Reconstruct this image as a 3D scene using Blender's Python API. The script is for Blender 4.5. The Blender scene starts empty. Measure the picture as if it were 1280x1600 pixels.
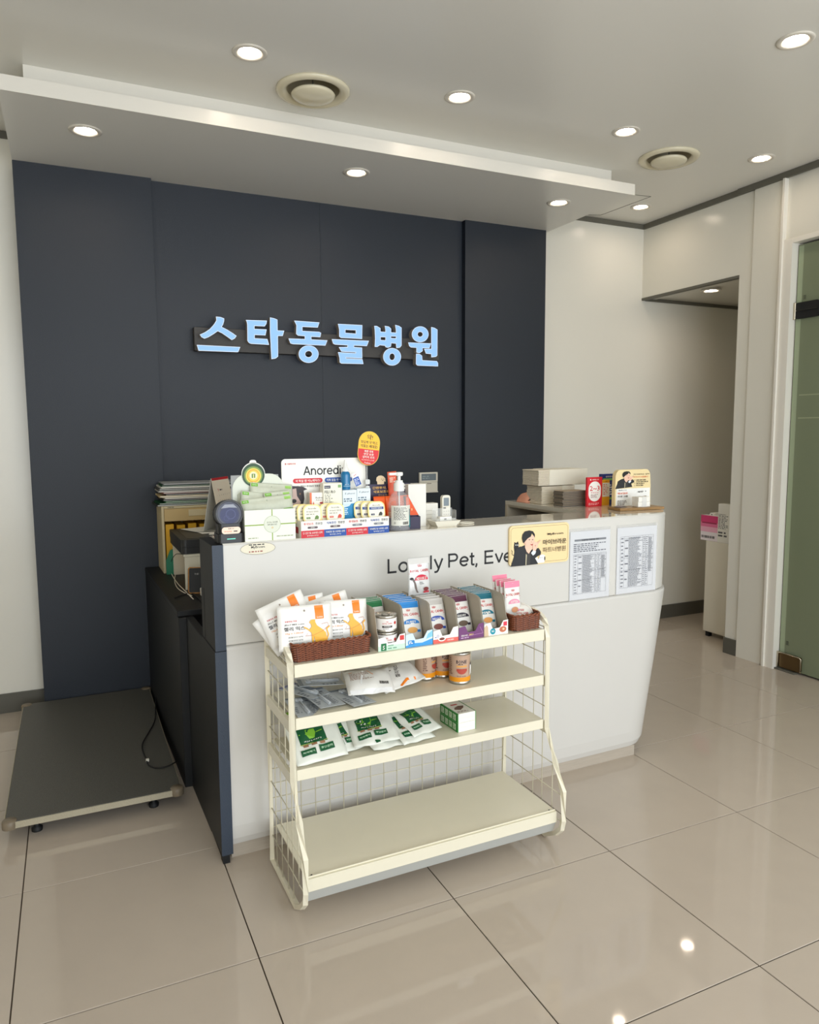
import bpy, math, random
from mathutils import Vector, Matrix
from mathutils.geometry import tessellate_polygon
random.seed(7)
PI = math.pi
sc = bpy.context.scene
COL = sc.collection
# ------------------------------------------------------------------ camera
F, CX, CY, CH, YAW, PITCH, ROLL = 1148.2, -0.402, -1.862, 1.414, 0.433, -0.106, -0.006
fw = Vector((math.sin(YAW)*math.cos(PITCH), math.cos(YAW)*math.cos(PITCH), math.sin(PITCH)))
r0 = Vector((math.cos(YAW), -math.sin(YAW), 0)); u0 = r0.cross(fw)
rt = r0*math.cos(ROLL)+u0*math.sin(ROLL); up = -r0*math.sin(ROLL)+u0*math.cos(ROLL)
CAM = Vector((CX, CY, CH))
cd = bpy.data.cameras.new('camera'); cd.sensor_fit = 'HORIZONTAL'; cd.sensor_width = 36; cd.lens = F/1280*36
cd.clip_start = 0.02
cam = bpy.data.objects.new('camera', cd); COL.objects.link(cam)
cam.matrix_world = Matrix(((rt.x, up.x, -fw.x, CX), (rt.y, up.y, -fw.y, CY), (rt.z, up.z, -fw.z, CH), (0, 0, 0, 1)))
sc.camera = cam
# ------------------------------------------------------------------ world, light, exposure
w = bpy.data.worlds.new('sky'); sc.world = w; w.use_nodes = True
bg = w.node_tree.nodes['Background']; bg.inputs[0].default_value = (.82, .91, 1.0, 1); bg.inputs[1].default_value = 1.2
sc.view_settings.view_transform = 'Standard'; sc.view_settings.look = 'None'
sc.view_settings.exposure = 0.03; sc.view_settings.gamma = 1; sc.view_settings.use_curve_mapping = False
def area(name, loc, rot, sx, sy, power, col):
    l = bpy.data.lights.new(name, 'AREA'); l.shape = 'RECTANGLE'; l.size = sx; l.size_y = sy; l.energy = power; l.color = col
    o = bpy.data.objects.new(name, l); COL.objects.link(o); o.location = loc; o.rotation_euler = rot
    return o
# daylight through the shop front behind the photographer
area('daylight_front', (.9, -4.22, 1.45), (math.radians(90), 0, 0), 5.2, 2.5, 178, (.90, .95, 1.0))
area('daylight_side', (3.52, -2.6, 1.45), (math.radians(90), 0, math.radians(90)), 2.4, 2.5, 18, (.90, .95, 1.0))
LAMP = 80.0          # radiance of the downlight lenses
sc.cycles.max_bounces = 10; sc.cycles.diffuse_bounces = 6; sc.cycles.glossy_bounces = 5; sc.cycles.transmission_bounces = 8
sc.cycles.sample_clamp_indirect = 6; sc.cycles.caustics_reflective = False; sc.cycles.caustics_refractive = False
# ------------------------------------------------------------------ helpers
def hit(u, v, p0, n):
    d = fw + rt*((u-640)/F) - up*((v-800)/F); n = Vector(n)
    return CAM + d*((Vector(p0)-CAM).dot(n)/d.dot(n))
def px(u, v, ax, val):
    n = [0, 0, 0]; n[ax] = 1; p = [0, 0, 0]; p[ax] = val
    return hit(u, v, p, n)
def lin(c):
    o = []
    for x in c[:3]:
        x = x/255.0
        o.append(x/12.92 if x <= .04045 else ((x+.055)/1.055)**2.4)
    return tuple(o)+(1,)
_mc = {}
def M(name, rgb, rough=.5, metal=0., noise=0., scale=20., bump=0., bscale=200., coat=0., trans=0., ior=1.45, alpha=1., emit=None, estr=0., spec=.5, stretch=None):
    key = (name, tuple(rgb), rough, metal, noise, scale, bump, bscale, coat, trans, alpha, estr)
    if key in _mc: return _mc[key]
    m = bpy.data.materials.new(name); m.use_nodes = True
    nt = m.node_tree; b = nt.nodes['Principled BSDF']
    b.inputs['Base Color'].default_value = lin(rgb); b.inputs['Roughness'].default_value = rough; b.inputs['Metallic'].default_value = metal
    b.inputs['Specular IOR Level'].default_value = spec
    b.inputs['IOR'].default_value = ior; b.inputs['Transmission Weight'].default_value = trans; b.inputs['Alpha'].default_value = alpha
    b.inputs['Coat Weight'].default_value = coat; b.inputs['Coat Roughness'].default_value = .05
    if emit: b.inputs['Emission Color'].default_value = lin(emit); b.inputs['Emission Strength'].default_value = estr
    if noise or bump:
        tc = nt.nodes.new('ShaderNodeTexCoord'); src = tc.outputs['Object']
        if stretch:
            mp = nt.nodes.new('ShaderNodeMapping'); mp.inputs['Scale'].default_value = stretch; nt.links.new(src, mp.inputs[0]); src = mp.outputs[0]
    if noise:
        n = nt.nodes.new('ShaderNodeTexNoise'); n.inputs['Scale'].default_value = scale; n.inputs['Detail'].default_value = 6
        nt.links.new(src, n.inputs['Vector'])
        r = nt.nodes.new('ShaderNodeMapRange'); r.inputs[3].default_value = 1-noise; r.inputs[4].default_value = 1+noise
        nt.links.new(n.outputs[0], r.inputs[0])
        x = nt.nodes.new('ShaderNodeMix'); x.data_type = 'RGBA'; x.blend_type = 'MULTIPLY'; x.inputs[0].default_value = 1
        x.inputs[6].default_value = lin(rgb); nt.links.new(r.outputs[0], x.inputs[7]); nt.links.new(x.outputs[2], b.inputs['Base Color'])
    if bump:
        n = nt.nodes.new('ShaderNodeTexNoise'); n.inputs['Scale'].default_value = bscale; n.inputs['Detail'].default_value = 3
        nt.links.new(src, n.inputs['Vector'])
        bp = nt.nodes.new('ShaderNodeBump'); bp.inputs['Strength'].default_value = bump; bp.inputs['Distance'].default_value = .002
        nt.links.new(n.outputs[0], bp.inputs['Height']); nt.links.new(bp.outputs[0], b.inputs['Normal'])
    _mc[key] = m
    return m
def ink(rgb, rough=.45): return M('ink', rgb, rough)
def link(name, me, parent=None, loc=None):
    o = bpy.data.objects.new(name, me); COL.objects.link(o)
    if parent: o.parent = parent
    if loc: o.location = loc
    return o
def tag(o, label=None, cat=None, group=None, kind=None):
    if label: o['label'] = label
    if cat: o['category'] = cat
    if group: o['group'] = group
    if kind: o['kind'] = kind
    return o
def thing(name, label, cat, loc=(0, 0, 0), rz=0, group=None):
    o = bpy.data.objects.new(name, None); COL.objects.link(o); o.empty_display_size = .05
    o.location = loc; o.rotation_euler = (0, 0, rz)
    return tag(o, label, cat, group)
class MB:
    def __init__(s): s.v = []; s.f = []; s.mi = []; s.ms = []; s.sm = []
    def m(s, mat):
        if mat not in s.ms: s.ms.append(mat)
        return s.ms.index(mat)
    def add(s, vs, fs, mat, smooth=False, T=None):
        b = len(s.v); k = s.m(mat)
        for p in vs:
            p = Vector(p); s.v.append(tuple(T @ p) if T else tuple(p))
        for f in fs: s.f.append([b+i for i in f]); s.mi.append(k); s.sm.append(smooth)
        return s
    def box(s, x0, x1, y0, y1, z0, z1, mat, T=None, c=0.):
        if x0 > x1: x0, x1 = x1, x0
        if y0 > y1: y0, y1 = y1, y0
        if z0 > z1: z0, z1 = z1, z0
        c = min(c, (x1-x0)*.45, (y1-y0)*.45, (z1-z0)*.45)
        if c <= 0:
            vs = [(x, y, z) for z in (z0, z1) for y in (y0, y1) for x in (x0, x1)]
            fs = [(0, 2, 3, 1), (4, 5, 7, 6), (0, 1, 5, 4), (2, 6, 7, 3), (0, 4, 6, 2), (1, 3, 7, 5)]
            return s.add(vs, fs, mat, T=T)
        # chamfered box: 24 verts
        X = (x0, x1); Y = (y0, y1); Z = (z0, z1); vs = []; idx = {}
        for i in (0, 1):
            for j in (0, 1):
                for k in (0, 1):
                    sx = c if i == 0 else -c; sy = c if j == 0 else -c; sz = c if k == 0 else -c
                    for a, p in enumerate(((X[i], Y[j]+sy, Z[k]+sz), (X[i]+sx, Y[j], Z[k]+sz), (X[i]+sx, Y[j]+sy, Z[k]))):
                        idx[i, j, k, a] = len(vs); vs.append(p)
        fs = []
        g = lambda i, j, k, a: idx[i, j, k, a]
        for i in (0, 1):
            q = [g(i, 0, 0, 0), g(i, 1, 0, 0), g(i, 1, 1, 0), g(i, 0, 1, 0)]; fs.append(q if i else q[::-1])
            q = [g(0, i, 0, 1), g(0, i, 1, 1), g(1, i, 1, 1), g(1, i, 0, 1)]; fs.append(q if i else q[::-1])
            q = [g(0, 0, i, 2), g(1, 0, i, 2), g(1, 1, i, 2), g(0, 1, i, 2)]; fs.append(q if i else q[::-1])
        cen = Vector(((x0+x1)/2, (y0+y1)/2, (z0+z1)/2))
        ex = []
        for i in (0, 1):
            for j in (0, 1):
                ex.append([g(i, j, 0, 0), g(i, j, 1, 0), g(i, j, 1, 1), g(i, j, 0, 1)])
                ex.append([g(i, 0, j, 0), g(i, 1, j, 0), g(i, 1, j, 2), g(i, 0, j, 2)])
                ex.append([g(0, i, j, 1), g(1, i, j, 1), g(1, i, j, 2), g(0, i, j, 2)])
                for k in (0, 1): ex.append([g(i, j, k, 0), g(i, j, k, 1), g(i, j, k, 2)])
        for q in ex:
            a, b_, d = (Vector(vs[q[0]]), Vector(vs[q[1]]), Vector(vs[q[2]]))
            n = (b_-a).cross(d-a); mid = sum((Vector(vs[t]) for t in q), Vector())/len(q)
            fs.append(q if n.dot(mid-cen) > 0 else q[::-1])
        return s.add(vs, fs, mat, T=T)
    def lathe(s, prof, mat, n=24, T=None, c=(0, 0, 0), smooth=True, caps=True):
        # prof: list of (r, z)
        vs = []; fs = []
        for r, z in prof:
            for i in range(n):
                a = 2*PI*i/n; vs.append((c[0]+r*math.cos(a), c[1]+r*math.sin(a), c[2]+z))
        for j in range(len(prof)-1):
            for i in range(n):
                k = (i+1) % n; fs.append((j*n+i, j*n+k, (j+1)*n+k, (j+1)*n+i))
        s.add(vs, fs, mat, smooth, T)
        if caps:
            b = [tuple(vs[i]) for i in range(n)]; t = [tuple(vs[(len(prof)-1)*n+i]) for i in range(n)]
            if prof[0][0] > 1e-5: s.add(b, [tuple(range(n))[::-1]], mat, False, T)
            if prof[-1][0] > 1e-5: s.add(t, [tuple(range(n))], mat, False, T)
        return s
    def tube(s, pts, r, mat, n=8, closed=False, T=None, flat=None):
        P = [Vector(p) for p in pts]; N = len(P); vs = []; fs = []; ref = Vector((.13, .27, .95)).normalized()
        if flat: ref = Vector(flat)
        for i, p in enumerate(P):
            a = P[(i-1) % N] if (closed or i > 0) else p; b = P[(i+1) % N] if (closed or i < N-1) else p
            t = (b-a).normalized(); x = t.cross(ref)
            if x.length < 1e-4: x = t.cross(Vector((1, 0, 0)))
            x.normalize(); y = x.cross(t).normalized()
            rr = r[i] if isinstance(r, (list, tuple)) else r
            for k in range(n):
                an = 2*PI*(k+.5)/n; vs.append(p+x*rr*math.cos(an)+y*rr*math.sin(an))
        for i in range(N if closed else N-1):
            j = (i+1) % N
            for k in range(n):
                l = (k+1) % n; fs.append((i*n+k, i*n+l, j*n+l, j*n+k))
        if not closed: fs.append(tuple(range(n))[::-1]); fs.append(tuple((N-1)*n+k for k in range(n)))
        return s.add(vs, fs, mat, n > 4, T)
    def prism(s, poly, d0, d1, mat, frame, holes=(), side=None, caps=(1, 1)):
        # poly 2D -> frame(u,v,w)
        loops = [list(poly)]+[list(h) for h in holes]
        flat = [p for l in loops for p in l]
        tri = tessellate_polygon([[Vector((p[0], p[1], 0)) for p in l] for l in loops])
        for w_, fl, on in ((d0, 0, caps[0]), (d1, 1, caps[1])):
            if not on: continue
            fs = []
            for t in tri:
                a, b, c = (flat[i] for i in t)
                ar = (b[0]-a[0])*(c[1]-a[1])-(b[1]-a[1])*(c[0]-a[0])
                t = tuple(t) if ar > 0 else tuple(t)[::-1]
                fs.append(t if fl else t[::-1])
            s.add([frame(p[0], p[1], w_) for p in flat], fs, mat)
        sd = side or mat
        for li, l in enumerate(loops):
            ar = sum(l[i][0]*l[(i+1) % len(l)][1]-l[(i+1) % len(l)][0]*l[i][1] for i in range(len(l)))
            if (ar < 0) != (li > 0): l = l[::-1]
            n = len(l); vs = [frame(p[0], p[1], d0) for p in l]+[frame(p[0], p[1], d1) for p in l]
            s.add(vs, [(i, (i+1) % n, n+(i+1) % n, n+i) for i in range(n)], sd)
        return s
    def build(s, name, parent=None, loc=None):
        me = bpy.data.meshes.new(name); me.from_pydata(s.v, [], s.f)
        for m in s.ms: me.materials.append(m)
        me.polygons.foreach_set('material_index', s.mi); me.polygons.foreach_set('use_smooth', s.sm); me.update()
        return link(name, me, parent, loc)
def XY(z=0): return lambda u, v, h: (u, v, z+h)
def XZ(y=0): return lambda u, v, h: (u, y-h, v)
def YZ(x=0, sgn=-1): return lambda u, v, h: (x+sgn*h, u, v)
def xz(y=0): return lambda u, v, h: (u, y-h, v)
def rrect(x0, x1, y0, y1, r, n=5):
    o = []
    for cx, cy, a0 in ((x1-r, y1-r, 0), (x0+r, y1-r, 90), (x0+r, y0+r, 180), (x1-r, y0+r, 270)):
        for i in range(n+1):
            a = math.radians(a0+90*i/n); o.append((cx+r*math.cos(a), cy+r*math.sin(a)))
    return o
def ell(cx, cy, rx, ry, n=24, a0=0, a1=360):
    full = abs(a1-a0) >= 360
    return [(cx+rx*math.cos(math.radians(a0+(a1-a0)*i/(n if full else n-1))), cy+ry*math.sin(math.radians(a0+(a1-a0)*i/(n if full else n-1)))) for i in range(n)]
# ------------------------------------------------------------------ lettering and flat print
_tc = {}
def glyphs(s, bold, res):
    bold = min(bold, .013); k = (s, bold, res)
    if k not in _tc:
        c = bpy.data.curves.new('t', 'FONT'); c.body = s; c.resolution_u = res; c.offset = bold
        o = bpy.data.objects.new('t', c); me = bpy.data.meshes.new_from_object(o)
        vs = [(v.co.x, v.co.y) for v in me.vertices]; fs = [tuple(p.vertices) for p in me.polygons]
        bpy.data.objects.remove(o); bpy.data.curves.remove(c); bpy.data.meshes.remove(me)
        _tc[k] = (vs, fs)
    return _tc[k]
class Art:
    """flat print laid on a surface map f(u, v, h)"""
    def __init__(s, f, step=.00015, base=.0003): s.f = f; s.mb = MB(); s.h = base; s.step = step
    def up(s): s.h += s.step; return s
    def rect(s, x0, y0, x1, y1, col, n=1, m=1):
        vs = [s.f(x0+(x1-x0)*i/n, y0+(y1-y0)*j/m, s.h) for j in range(m+1) for i in range(n+1)]
        fs = [(j*(n+1)+i, j*(n+1)+i+1, (j+1)*(n+1)+i+1, (j+1)*(n+1)+i) for j in range(m) for i in range(n)]
        s.mb.add(vs, fs, ink(col)); s.h += s.step; return s
    def poly(s, pts, col):
        tri = tessellate_polygon([[Vector((p[0], p[1], 0)) for p in pts]]); fs = []
        for t in tri:
            a, b, c = (pts[i] for i in t); ar = (b[0]-a[0])*(c[1]-a[1])-(b[1]-a[1])*(c[0]-a[0])
            fs.append(tuple(t) if ar > 0 else tuple(t)[::-1])
        s.mb.add([s.f(p[0], p[1], s.h) for p in pts], fs, ink(col)); s.h += s.step; return s
    def disc(s, cx, cy, rx, ry, col, n=20, a0=0, a1=360): return s.poly(ell(cx, cy, rx, ry, n, a0, a1), col)
    def ring(s, cx, cy, r, t, col, n=28, ry=None):
        ry = ry or r; vs = []
        for i in range(n):
            a = 2*PI*i/n; vs += [s.f(cx+r*math.cos(a), cy+ry*math.sin(a), s.h), s.f(cx+(r-t)*math.cos(a), cy+(ry-t)*math.sin(a), s.h)]
        s.mb.add(vs, [(2*i, 2*((i+1) % n), 2*((i+1) % n)+1, 2*i+1) for i in range(n)], ink(col)); s.h += s.step; return s
    def line(s, pts, t, col):
        P = [Vector(p) for p in pts]; n = len(P); cl = n > 3 and (P[0]-P[-1]).length < 1e-5; vs = []
        for i, p in enumerate(P):
            a = P[i-1] if i else (P[-2] if cl else None); b = P[i+1] if i < n-1 else (P[1] if cl else None)
            d1 = (p-a).normalized() if a is not None else None; d2 = (b-p).normalized() if b is not None else None
            d1 = d2 if d1 is None else d1; d2 = d1 if d2 is None else d2
            m = Vector((-d1.y-d2.y, d1.x+d2.x)); k = m.dot(Vector((-d1.y, d1.x)))
            m = m/k if k > .5 else Vector((-d1.y, d1.x))
            for sg_ in (-1, 1): q = p+m*(sg_*t/2); vs.append(s.f(q.x, q.y, s.h))
        s.mb.add(vs, [(2*i, 2*i+2, 2*i+3, 2*i+1) for i in range(n-1)], ink(col))
        s.h += s.step; return s
    def text(s, t, cx, cy, h, col, bold=0., w=None, al='C', res=1, rot=0.):
        vs, fs = glyphs(t, bold, res)
        if not vs: return s
        x0 = min(v[0] for v in vs); x1 = max(v[0] for v in vs); y0 = min(v[1] for v in vs); y1 = max(v[1] for v in vs)
        k = h/max(y1-y0, 1e-6); kx = (w/(x1-x0)) if w else k; W = (x1-x0)*kx
        ox = {'C': -W/2, 'L': 0, 'R': -W}[al]; ca, sa = math.cos(rot), math.sin(rot); pts = []
        for x, y in vs:
            a = (x-x0)*kx+ox; b = (y-y0)*k-h/2; pts.append(s.f(cx+a*ca-b*sa, cy+a*sa+b*ca, s.h))
        s.mb.add(pts, fs, ink(col)); s.h += s.step; return s
    def micro(s, x0, y0, x1, y1, rows, col=(70, 70, 70), fill=.55, seed=1, gap=.5):
        rg = random.Random(seed); dy = (y1-y0)/rows
        for r in range(rows):
            y = y1-(r+.5)*dy; x = x0; e = x0+(x1-x0)*rg.uniform(.6, 1)
            while x < e:
                l = dy*rg.uniform(.5, 2.2); l = min(l, e-x); t = dy*fill/2
                if l > dy*.2: s.mb.add([s.f(x, y-t, s.h), s.f(x+l, y-t, s.h), s.f(x+l, y+t, s.h), s.f(x, y+t, s.h)], [(0, 1, 2, 3)], ink(col))
                x += l+dy*gap
        s.h += s.step; return s
    def barcode(s, x0, y0, x1, y1, seed=3):
        rg = random.Random(seed); x = x0
        while x < x1:
            wd = (x1-x0)*rg.choice((.02, .03, .05)); s.mb.add([s.f(x, y0, s.h), s.f(min(x+wd, x1), y0, s.h), s.f(min(x+wd, x1), y1, s.h), s.f(x, y1, s.h)], [(0, 1, 2, 3)], ink((25, 25, 25)))
            x += wd+(x1-x0)*rg.choice((.02, .03, .04))
        s.h += s.step; return s
    def build(s, parent, name='print'): return s.mb.build(name, parent)
# ------------------------------------------------------------------ materials of the room
m_wall = M('wall_paint', (222, 219, 208), .22, noise=.02, scale=1.5, bump=.08, bscale=60)
m_ceil = M('ceiling_paint', (224, 222, 215), .28, noise=.02, scale=1.2, bump=.06, bscale=12)
m_white = M('white_gloss', (226, 222, 212), .28)
m_trim = M('grey_trim', (96, 94, 84), .5)
m_navy = M('navy_vinyl', (25, 32, 42), .38, noise=.16, scale=260, bump=.6, bscale=420)
m_tile = M('porcelain_tile', (185, 173, 159), .045, noise=.035, scale=9, bump=.02, bscale=6)
m_grout = M('grout', (70, 60, 48), .8, noise=.2, scale=8)
m_black = M('black', (14, 15, 16), .6)
def structure(name, mb, parent=None):
    o = mb.build(name, parent); o['kind'] = 'structure'
    return o
XL, XR, YF, YB, ZC = -2.4, 3.38, -4.2, 2.33, 2.875
XE = 5.2   # far end of the side passage and of the room behind the glass door
# floor with single tiles
fl = structure('floor', MB().box(XL-.1, XE+.1, YF-.1, YB+.1, -.06, -.0035, m_grout))
tcache = {}
for i in range(-4, 9):
    for j in range(-7, 4):
        x0, x1, y0, y1 = max(i*.6, XL), min((i+1)*.6, XE), max(j*.6, YF), min((j+1)*.6, YB)
        if x1-x0 < .01 or y1-y0 < .01: continue
        k = (round(x1-x0, 4), round(y1-y0, 4))
        if k not in tcache:
            g = .0017; tmp = MB().box(g, k[0]-g, g, k[1]-g, -.0034, 0, m_tile, c=.0008).build('tile', fl, (x0, y0, 0)); tcache[k] = tmp.data
        else: link('tile', tcache[k], fl, (x0, y0, 0))
# ceiling with round cut-outs for the lamps and vents
LR = .052
lamps_main = [(.307, 1.111), (1.226, 1.111), (2.146, 1.105), (3.056, 1.085), (2.153, .185), (3.06, 2.01)]
lamps_back = [(.307, .185), (.307, -1.7), (2.153, -1.7), (-1.5, -.74), (-1.5, -2.8)]
vents = [(.623, 1.311), (2.592, 1.281)]
holes = [ell(x, y, LR, LR, 20) for x, y in lamps_main+lamps_back]+[ell(x, y, .115, .115, 28) for x, y in vents]
cb = MB().prism([(XL, YF), (XR, YF), (XR, YB), (XL, YB)], ZC, ZC+.02, m_ceil, XY(), holes, caps=(1, 0))
cb.box(XL-.1, XE+.1, YF-.1, YB+.1, 3.05, 3.1, m_ceil)
structure('ceiling', cb)
# walls
structure('wall_back', MB().box(XL-.1, XE+.1, YB, YB+.1, 0, 3.05, m_wall))
structure('wall_left', MB().box(XL-.1, XL, YF-.1, YB, 0, 3.05, m_wall))
wf = MB()
for b in ((XL, -1.4, 0, 3.05), (4.0, XE+.1, 0, 3.05), (-1.4, 4.0, 0, .15), (-1.4, 4.0, 2.75, 3.05)): wf.box(b[0], b[1], YF-.1, YF, b[2], b[3], m_wall)
structure('wall_front', wf)
wn = MB()
for x in (-1.4, -.1, 1.2, 2.5, 3.9): wn.box(x, x+.05, YF-.08, YF-.02, .15, 2.75, m_white)
structure('window_1', wn)
# right wall: lintel over the passage, pillar, glass door and the wall past it
wr = MB()
wr.box(XR, XR+.12, 1.485, YB, 2.365, 3.05, m_wall)           # lintel
wr.box(XR, XR+.12, 1.385, 1.485, 0, 3.05, m_wall)             # pillar return
wr.box(XR-.012, XR+.12, 1.185, 1.385, 0, 3.05, m_wall)        # proud panel
wr.box(XR, XR+.12, -1.4, 1.185, 2.5, 3.05, m_wall)
wr.box(XR, XR+.12, -1.4, .12, 0, 2.5, m_wall); wr.box(XR, XR+.12, YF, -3.9, 0, 3.05, m_wall); wr.box(XR, XR+.12, -3.9, -1.4, 0, .15, m_wall); wr.box(XR, XR+.12, -3.9, -1.4, 2.75, 3.05, m_wall)
structure('wall_right', wr)
ps = MB(); ps.box(XR+.12, XE, YB-2.0, YB-.001, 2.372, 2.45, m_wall); ps.box(XE, XE+.1, -.3, YB, 0, 3.05, m_wall)
ps.box(XR+.12, XE, 1.33, 1.385, 0, 2.372, m_wall); ps.box(XR+.12, XE, -.3, 1.33, 2.6, 2.7, m_wall); ps.box(XR+.12, XE, -.3, -.25, 0, 2.6, m_wall)
structure('wall_passage', ps)
# dark trims and baseboards
t = MB(); t.box(2.48, XR, YB-.012, YB, ZC-.032, ZC-.001, m_trim); structure('trim_1', t)
t = MB(); t.box(XR-.014, XR, 1.39, YB-.012, ZC-.034, ZC-.001, m_trim); t.box(XR-.026, XR-.012, 1.385, 1.50, ZC-.034, ZC-.001, m_trim); t.box(XR-.026, XR-.013, YF, 1.385, ZC-.036, ZC-.001, m_trim); structure('trim_2', t)
t = MB(); t.box(XR-.004, XR+.03, 1.485, YB, 2.352, 2.368, m_trim); t.box(XR+.12, XE, YB-.012, YB, 2.35, 2.3715, m_trim); t.box(XR+.03, XR+.12, YB-.012, YB, 2.35, 2.365, m_trim); structure('trim_3', t)
t = MB(); t.box(XL, -.58, YB-.012, YB, ZC-.034, ZC-.001, m_trim); structure('trim_4', t)
m_bb = M('baseboard_grey', (90, 88, 80), .45)
structure('baseboard_left', MB().box(XL, -.58, YB-.012, YB, 0, .1, m_bb))
structure('baseboard_back', MB().box(2.46, XE, YB-.012, YB, 0, .1, m_bb))
structure('baseboard_right', MB().box(XR-.012, XR, 1.387, 1.486, 0, .1, m_bb).box(XR-.0, XR+.12, 1.4855, 1.497, 0, .1, m_bb))
# dropped soffit over the desk
ZS = 2.708
sf = MB(); hs = [ell(x, y, LR, LR, 20) for x, y in ((-.268, 1.70), (.967, 1.705), (2.183, 1.695))]
sf.prism([(-.575, 1.42), (2.484, 1.42), (2.484, YB), (-.575, YB)], ZS, ZS+.055, m_ceil, XY(), hs, caps=(1, 0))
sf.prism([(-.575, 1.42), (2.484, 1.42), (2.484, YB), (-.575, YB)], ZS+.0552, ZS+.056, m_white, XY(), hs)
fr = MB(); fr.box(-.577, 2.486, 1.417, 1.4195, ZS-.001, ZS+.0565, m_white)
sf2 = MB(); sf2.box(-.49, 2.442, 1.562, 1.58, ZS+.057, ZC-.0005, m_white); sf2.box(2.424, 2.442, 1.58, YB, ZS+.057, ZC-.0005, m_white); sf2.box(-.49, -.472, 1.58, YB, ZS+.057, ZC-.0005, m_white)
so = structure('soffit', sf); fr.build('fascia', so); sf2.build('upstand', so)
# access hatch in the ceiling
h = MB()
for a, b in (((2.86, 1.835), (2.97, 1.82)), ((2.97, 1.82), (2.94, 2.26)), ((2.94, 2.26), (2.86, 2.29))):
    h.tube([(a[0], a[1], ZC-.0005), (b[0], b[1], ZC-.0005)], .0016, m_bb, 4)
tag(h.build('ceiling_hatch'), 'thin outlined access hatch in the ceiling beside the hanging soffit end', 'hatch')
# dark feature wall of single panels
fwall = tag(bpy.data.objects.new('feature_wall', None), kind='structure'); COL.objects.link(fwall)
for x0, x1, yf in ((-.575, .046, 2.20), (.046, .9478, 2.24), (.9482, 1.862, 2.24), (1.862, 2.456, 2.20)):
    MB().box(x0, x1, yf, YB-.001, 0, ZS, m_navy, c=.0004).build('panel', fwall)
# ------------------------------------------------------------------ downlights, vents
m_ring = M('lamp_ring', (214, 208, 196), .35); m_lens = M('lamp_lens', (255, 244, 224), .4, emit=(255, 236, 214), estr=LAMP)
m_can = M('lamp_can', (206, 200, 186), .3)
proto_dl = None
def downlight(x, y, z, label):
    global proto_dl
    root = thing('downlight', label, 'light', (x, y, z), group='round recessed downlights')
    if proto_dl is None:
        a = MB().lathe([(LR, 0), (.067, 0), (.0665, -.003), (.060, -.0055), (.048, -.0048), (.0425, .001)], m_ring, 32, caps=False).build('ring', root)
        b = MB().lathe([(.0425, .001), (.0375, .012)], m_can, 28, caps=False).build('reflector', root)
        c = MB().prism(ell(0, 0, .0375, .0375, 28), .009, .012, m_lens, XY()).build('lens', root)
        proto_dl = (a.data, b.data, c.data)
    else:
        for n, d in zip(('ring', 'reflector', 'lens'), proto_dl): link(n, d, root)
for (x, y), lb in zip(lamps_main, ('leftmost downlight in the ceiling, beside the left round air vent', 'second ceiling downlight from the left, right of the left vent', 'ceiling downlight in the middle row just above the right round vent',
        'ceiling downlight right of the right round vent, near the right wall', 'downlight at the top right corner of the view', 'small far downlight in the ceiling corner by the outlined hatch')):
    downlight(x, y, ZC, lb)
for (x, y), lb in zip(lamps_back, ('ceiling downlight just above the top edge of the view over the rack', 'ceiling downlight right above the photographer', 'ceiling downlight near the side window behind the view', 'ceiling downlight left of the counter near the left wall', 'rearmost ceiling downlight in the left front corner')): downlight(x, y, ZC, lb)
for (x, y), lb in zip(((-.268, 1.70), (.967, 1.705), (2.183, 1.695)), ('left downlight in the underside of the hanging soffit', 'middle downlight in the underside of the hanging soffit', 'right downlight in the underside of the hanging soffit near its end')):
    downlight(x, y, ZS, lb)
downlight(3.575, 1.886, 2.3600, 'lone downlight in the low ceiling of the side passage')
# passage ceiling lamps sit against the board
m_vent = M('vent_cream', (214, 206, 180), .22); m_vent2 = M('vent_inner', (176, 166, 138), .35)
for (x, y), lb in zip(vents, ('round cream ceiling vent with bowl at upper left, mirroring the windows', 'round cream ceiling vent near the right wall')):
    r = thing('ceiling_vent', lb, 'vent', (x, y, ZC), group='round ceiling vents')
    MB().lathe([(.112, 0), (.156, 0), (.157, -.006), (.150, -.014), (.134, -.017), (.120, -.012), (.112, .0)], m_vent, 48, caps=False).build('ring', r)
    MB().lathe([(.114, 0), (.098, .045), (.085, .09)], m_vent2, 40, caps=False).build('cone', r)
    MB().prism(ell(0, 0, .086, .086, 32), .09, .1, m_black, XY()).build('duct', r)
    MB().lathe([(0.0, -.044), (.05, -.041), (.085, -.030), (.094, -.021), (.090, -.015), (.0, -.010)], m_vent, 40, caps=False).build('bowl', r)
    MB().tube([(0, 0, -.0095), (0, 0, .089)], .004, m_trim, 6).build('stem', r)
# ------------------------------------------------------------------ lit sign
YL, YBAR = 2.150, 2.192
m_bar = M('sign_bar', (72, 70, 68), .55, metal=.2, noise=.3, scale=300, bump=.4, bscale=300)
m_face = M('sign_face', (70, 90, 120), .5, emit=(150, 198, 250), estr=.92); m_side = M('sign_side', (150, 140, 130), .4); m_edge = M('sign_rim', (160, 170, 180), .4, emit=(225, 235, 255), estr=.7)
sg = thing('clinic_sign', 'pale blue lit Hangul channel letters on a dark bar on the navy wall', 'sign', (.956, YBAR, 1.92))
def L3(p): return (p[0]-.956, p[2]-1.92)
a, b, c, d = (L3(px(*q, 1, YBAR)) for q in ((303, 511), (303, 548), (686, 563), (686, 531)))
MB().box(a[0], c[0], 0, .047, -.062, .060, m_bar, c=.002).build('backing_bar', sg)
def cA(l): return [L3(px(300+u/6.4, 485+v/6.4, 1, YL)) for u, v in l]
def cB(l): return [L3(px(500+u/6.4, 490+v/6.4, 1, YL)) for u, v in l]
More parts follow.
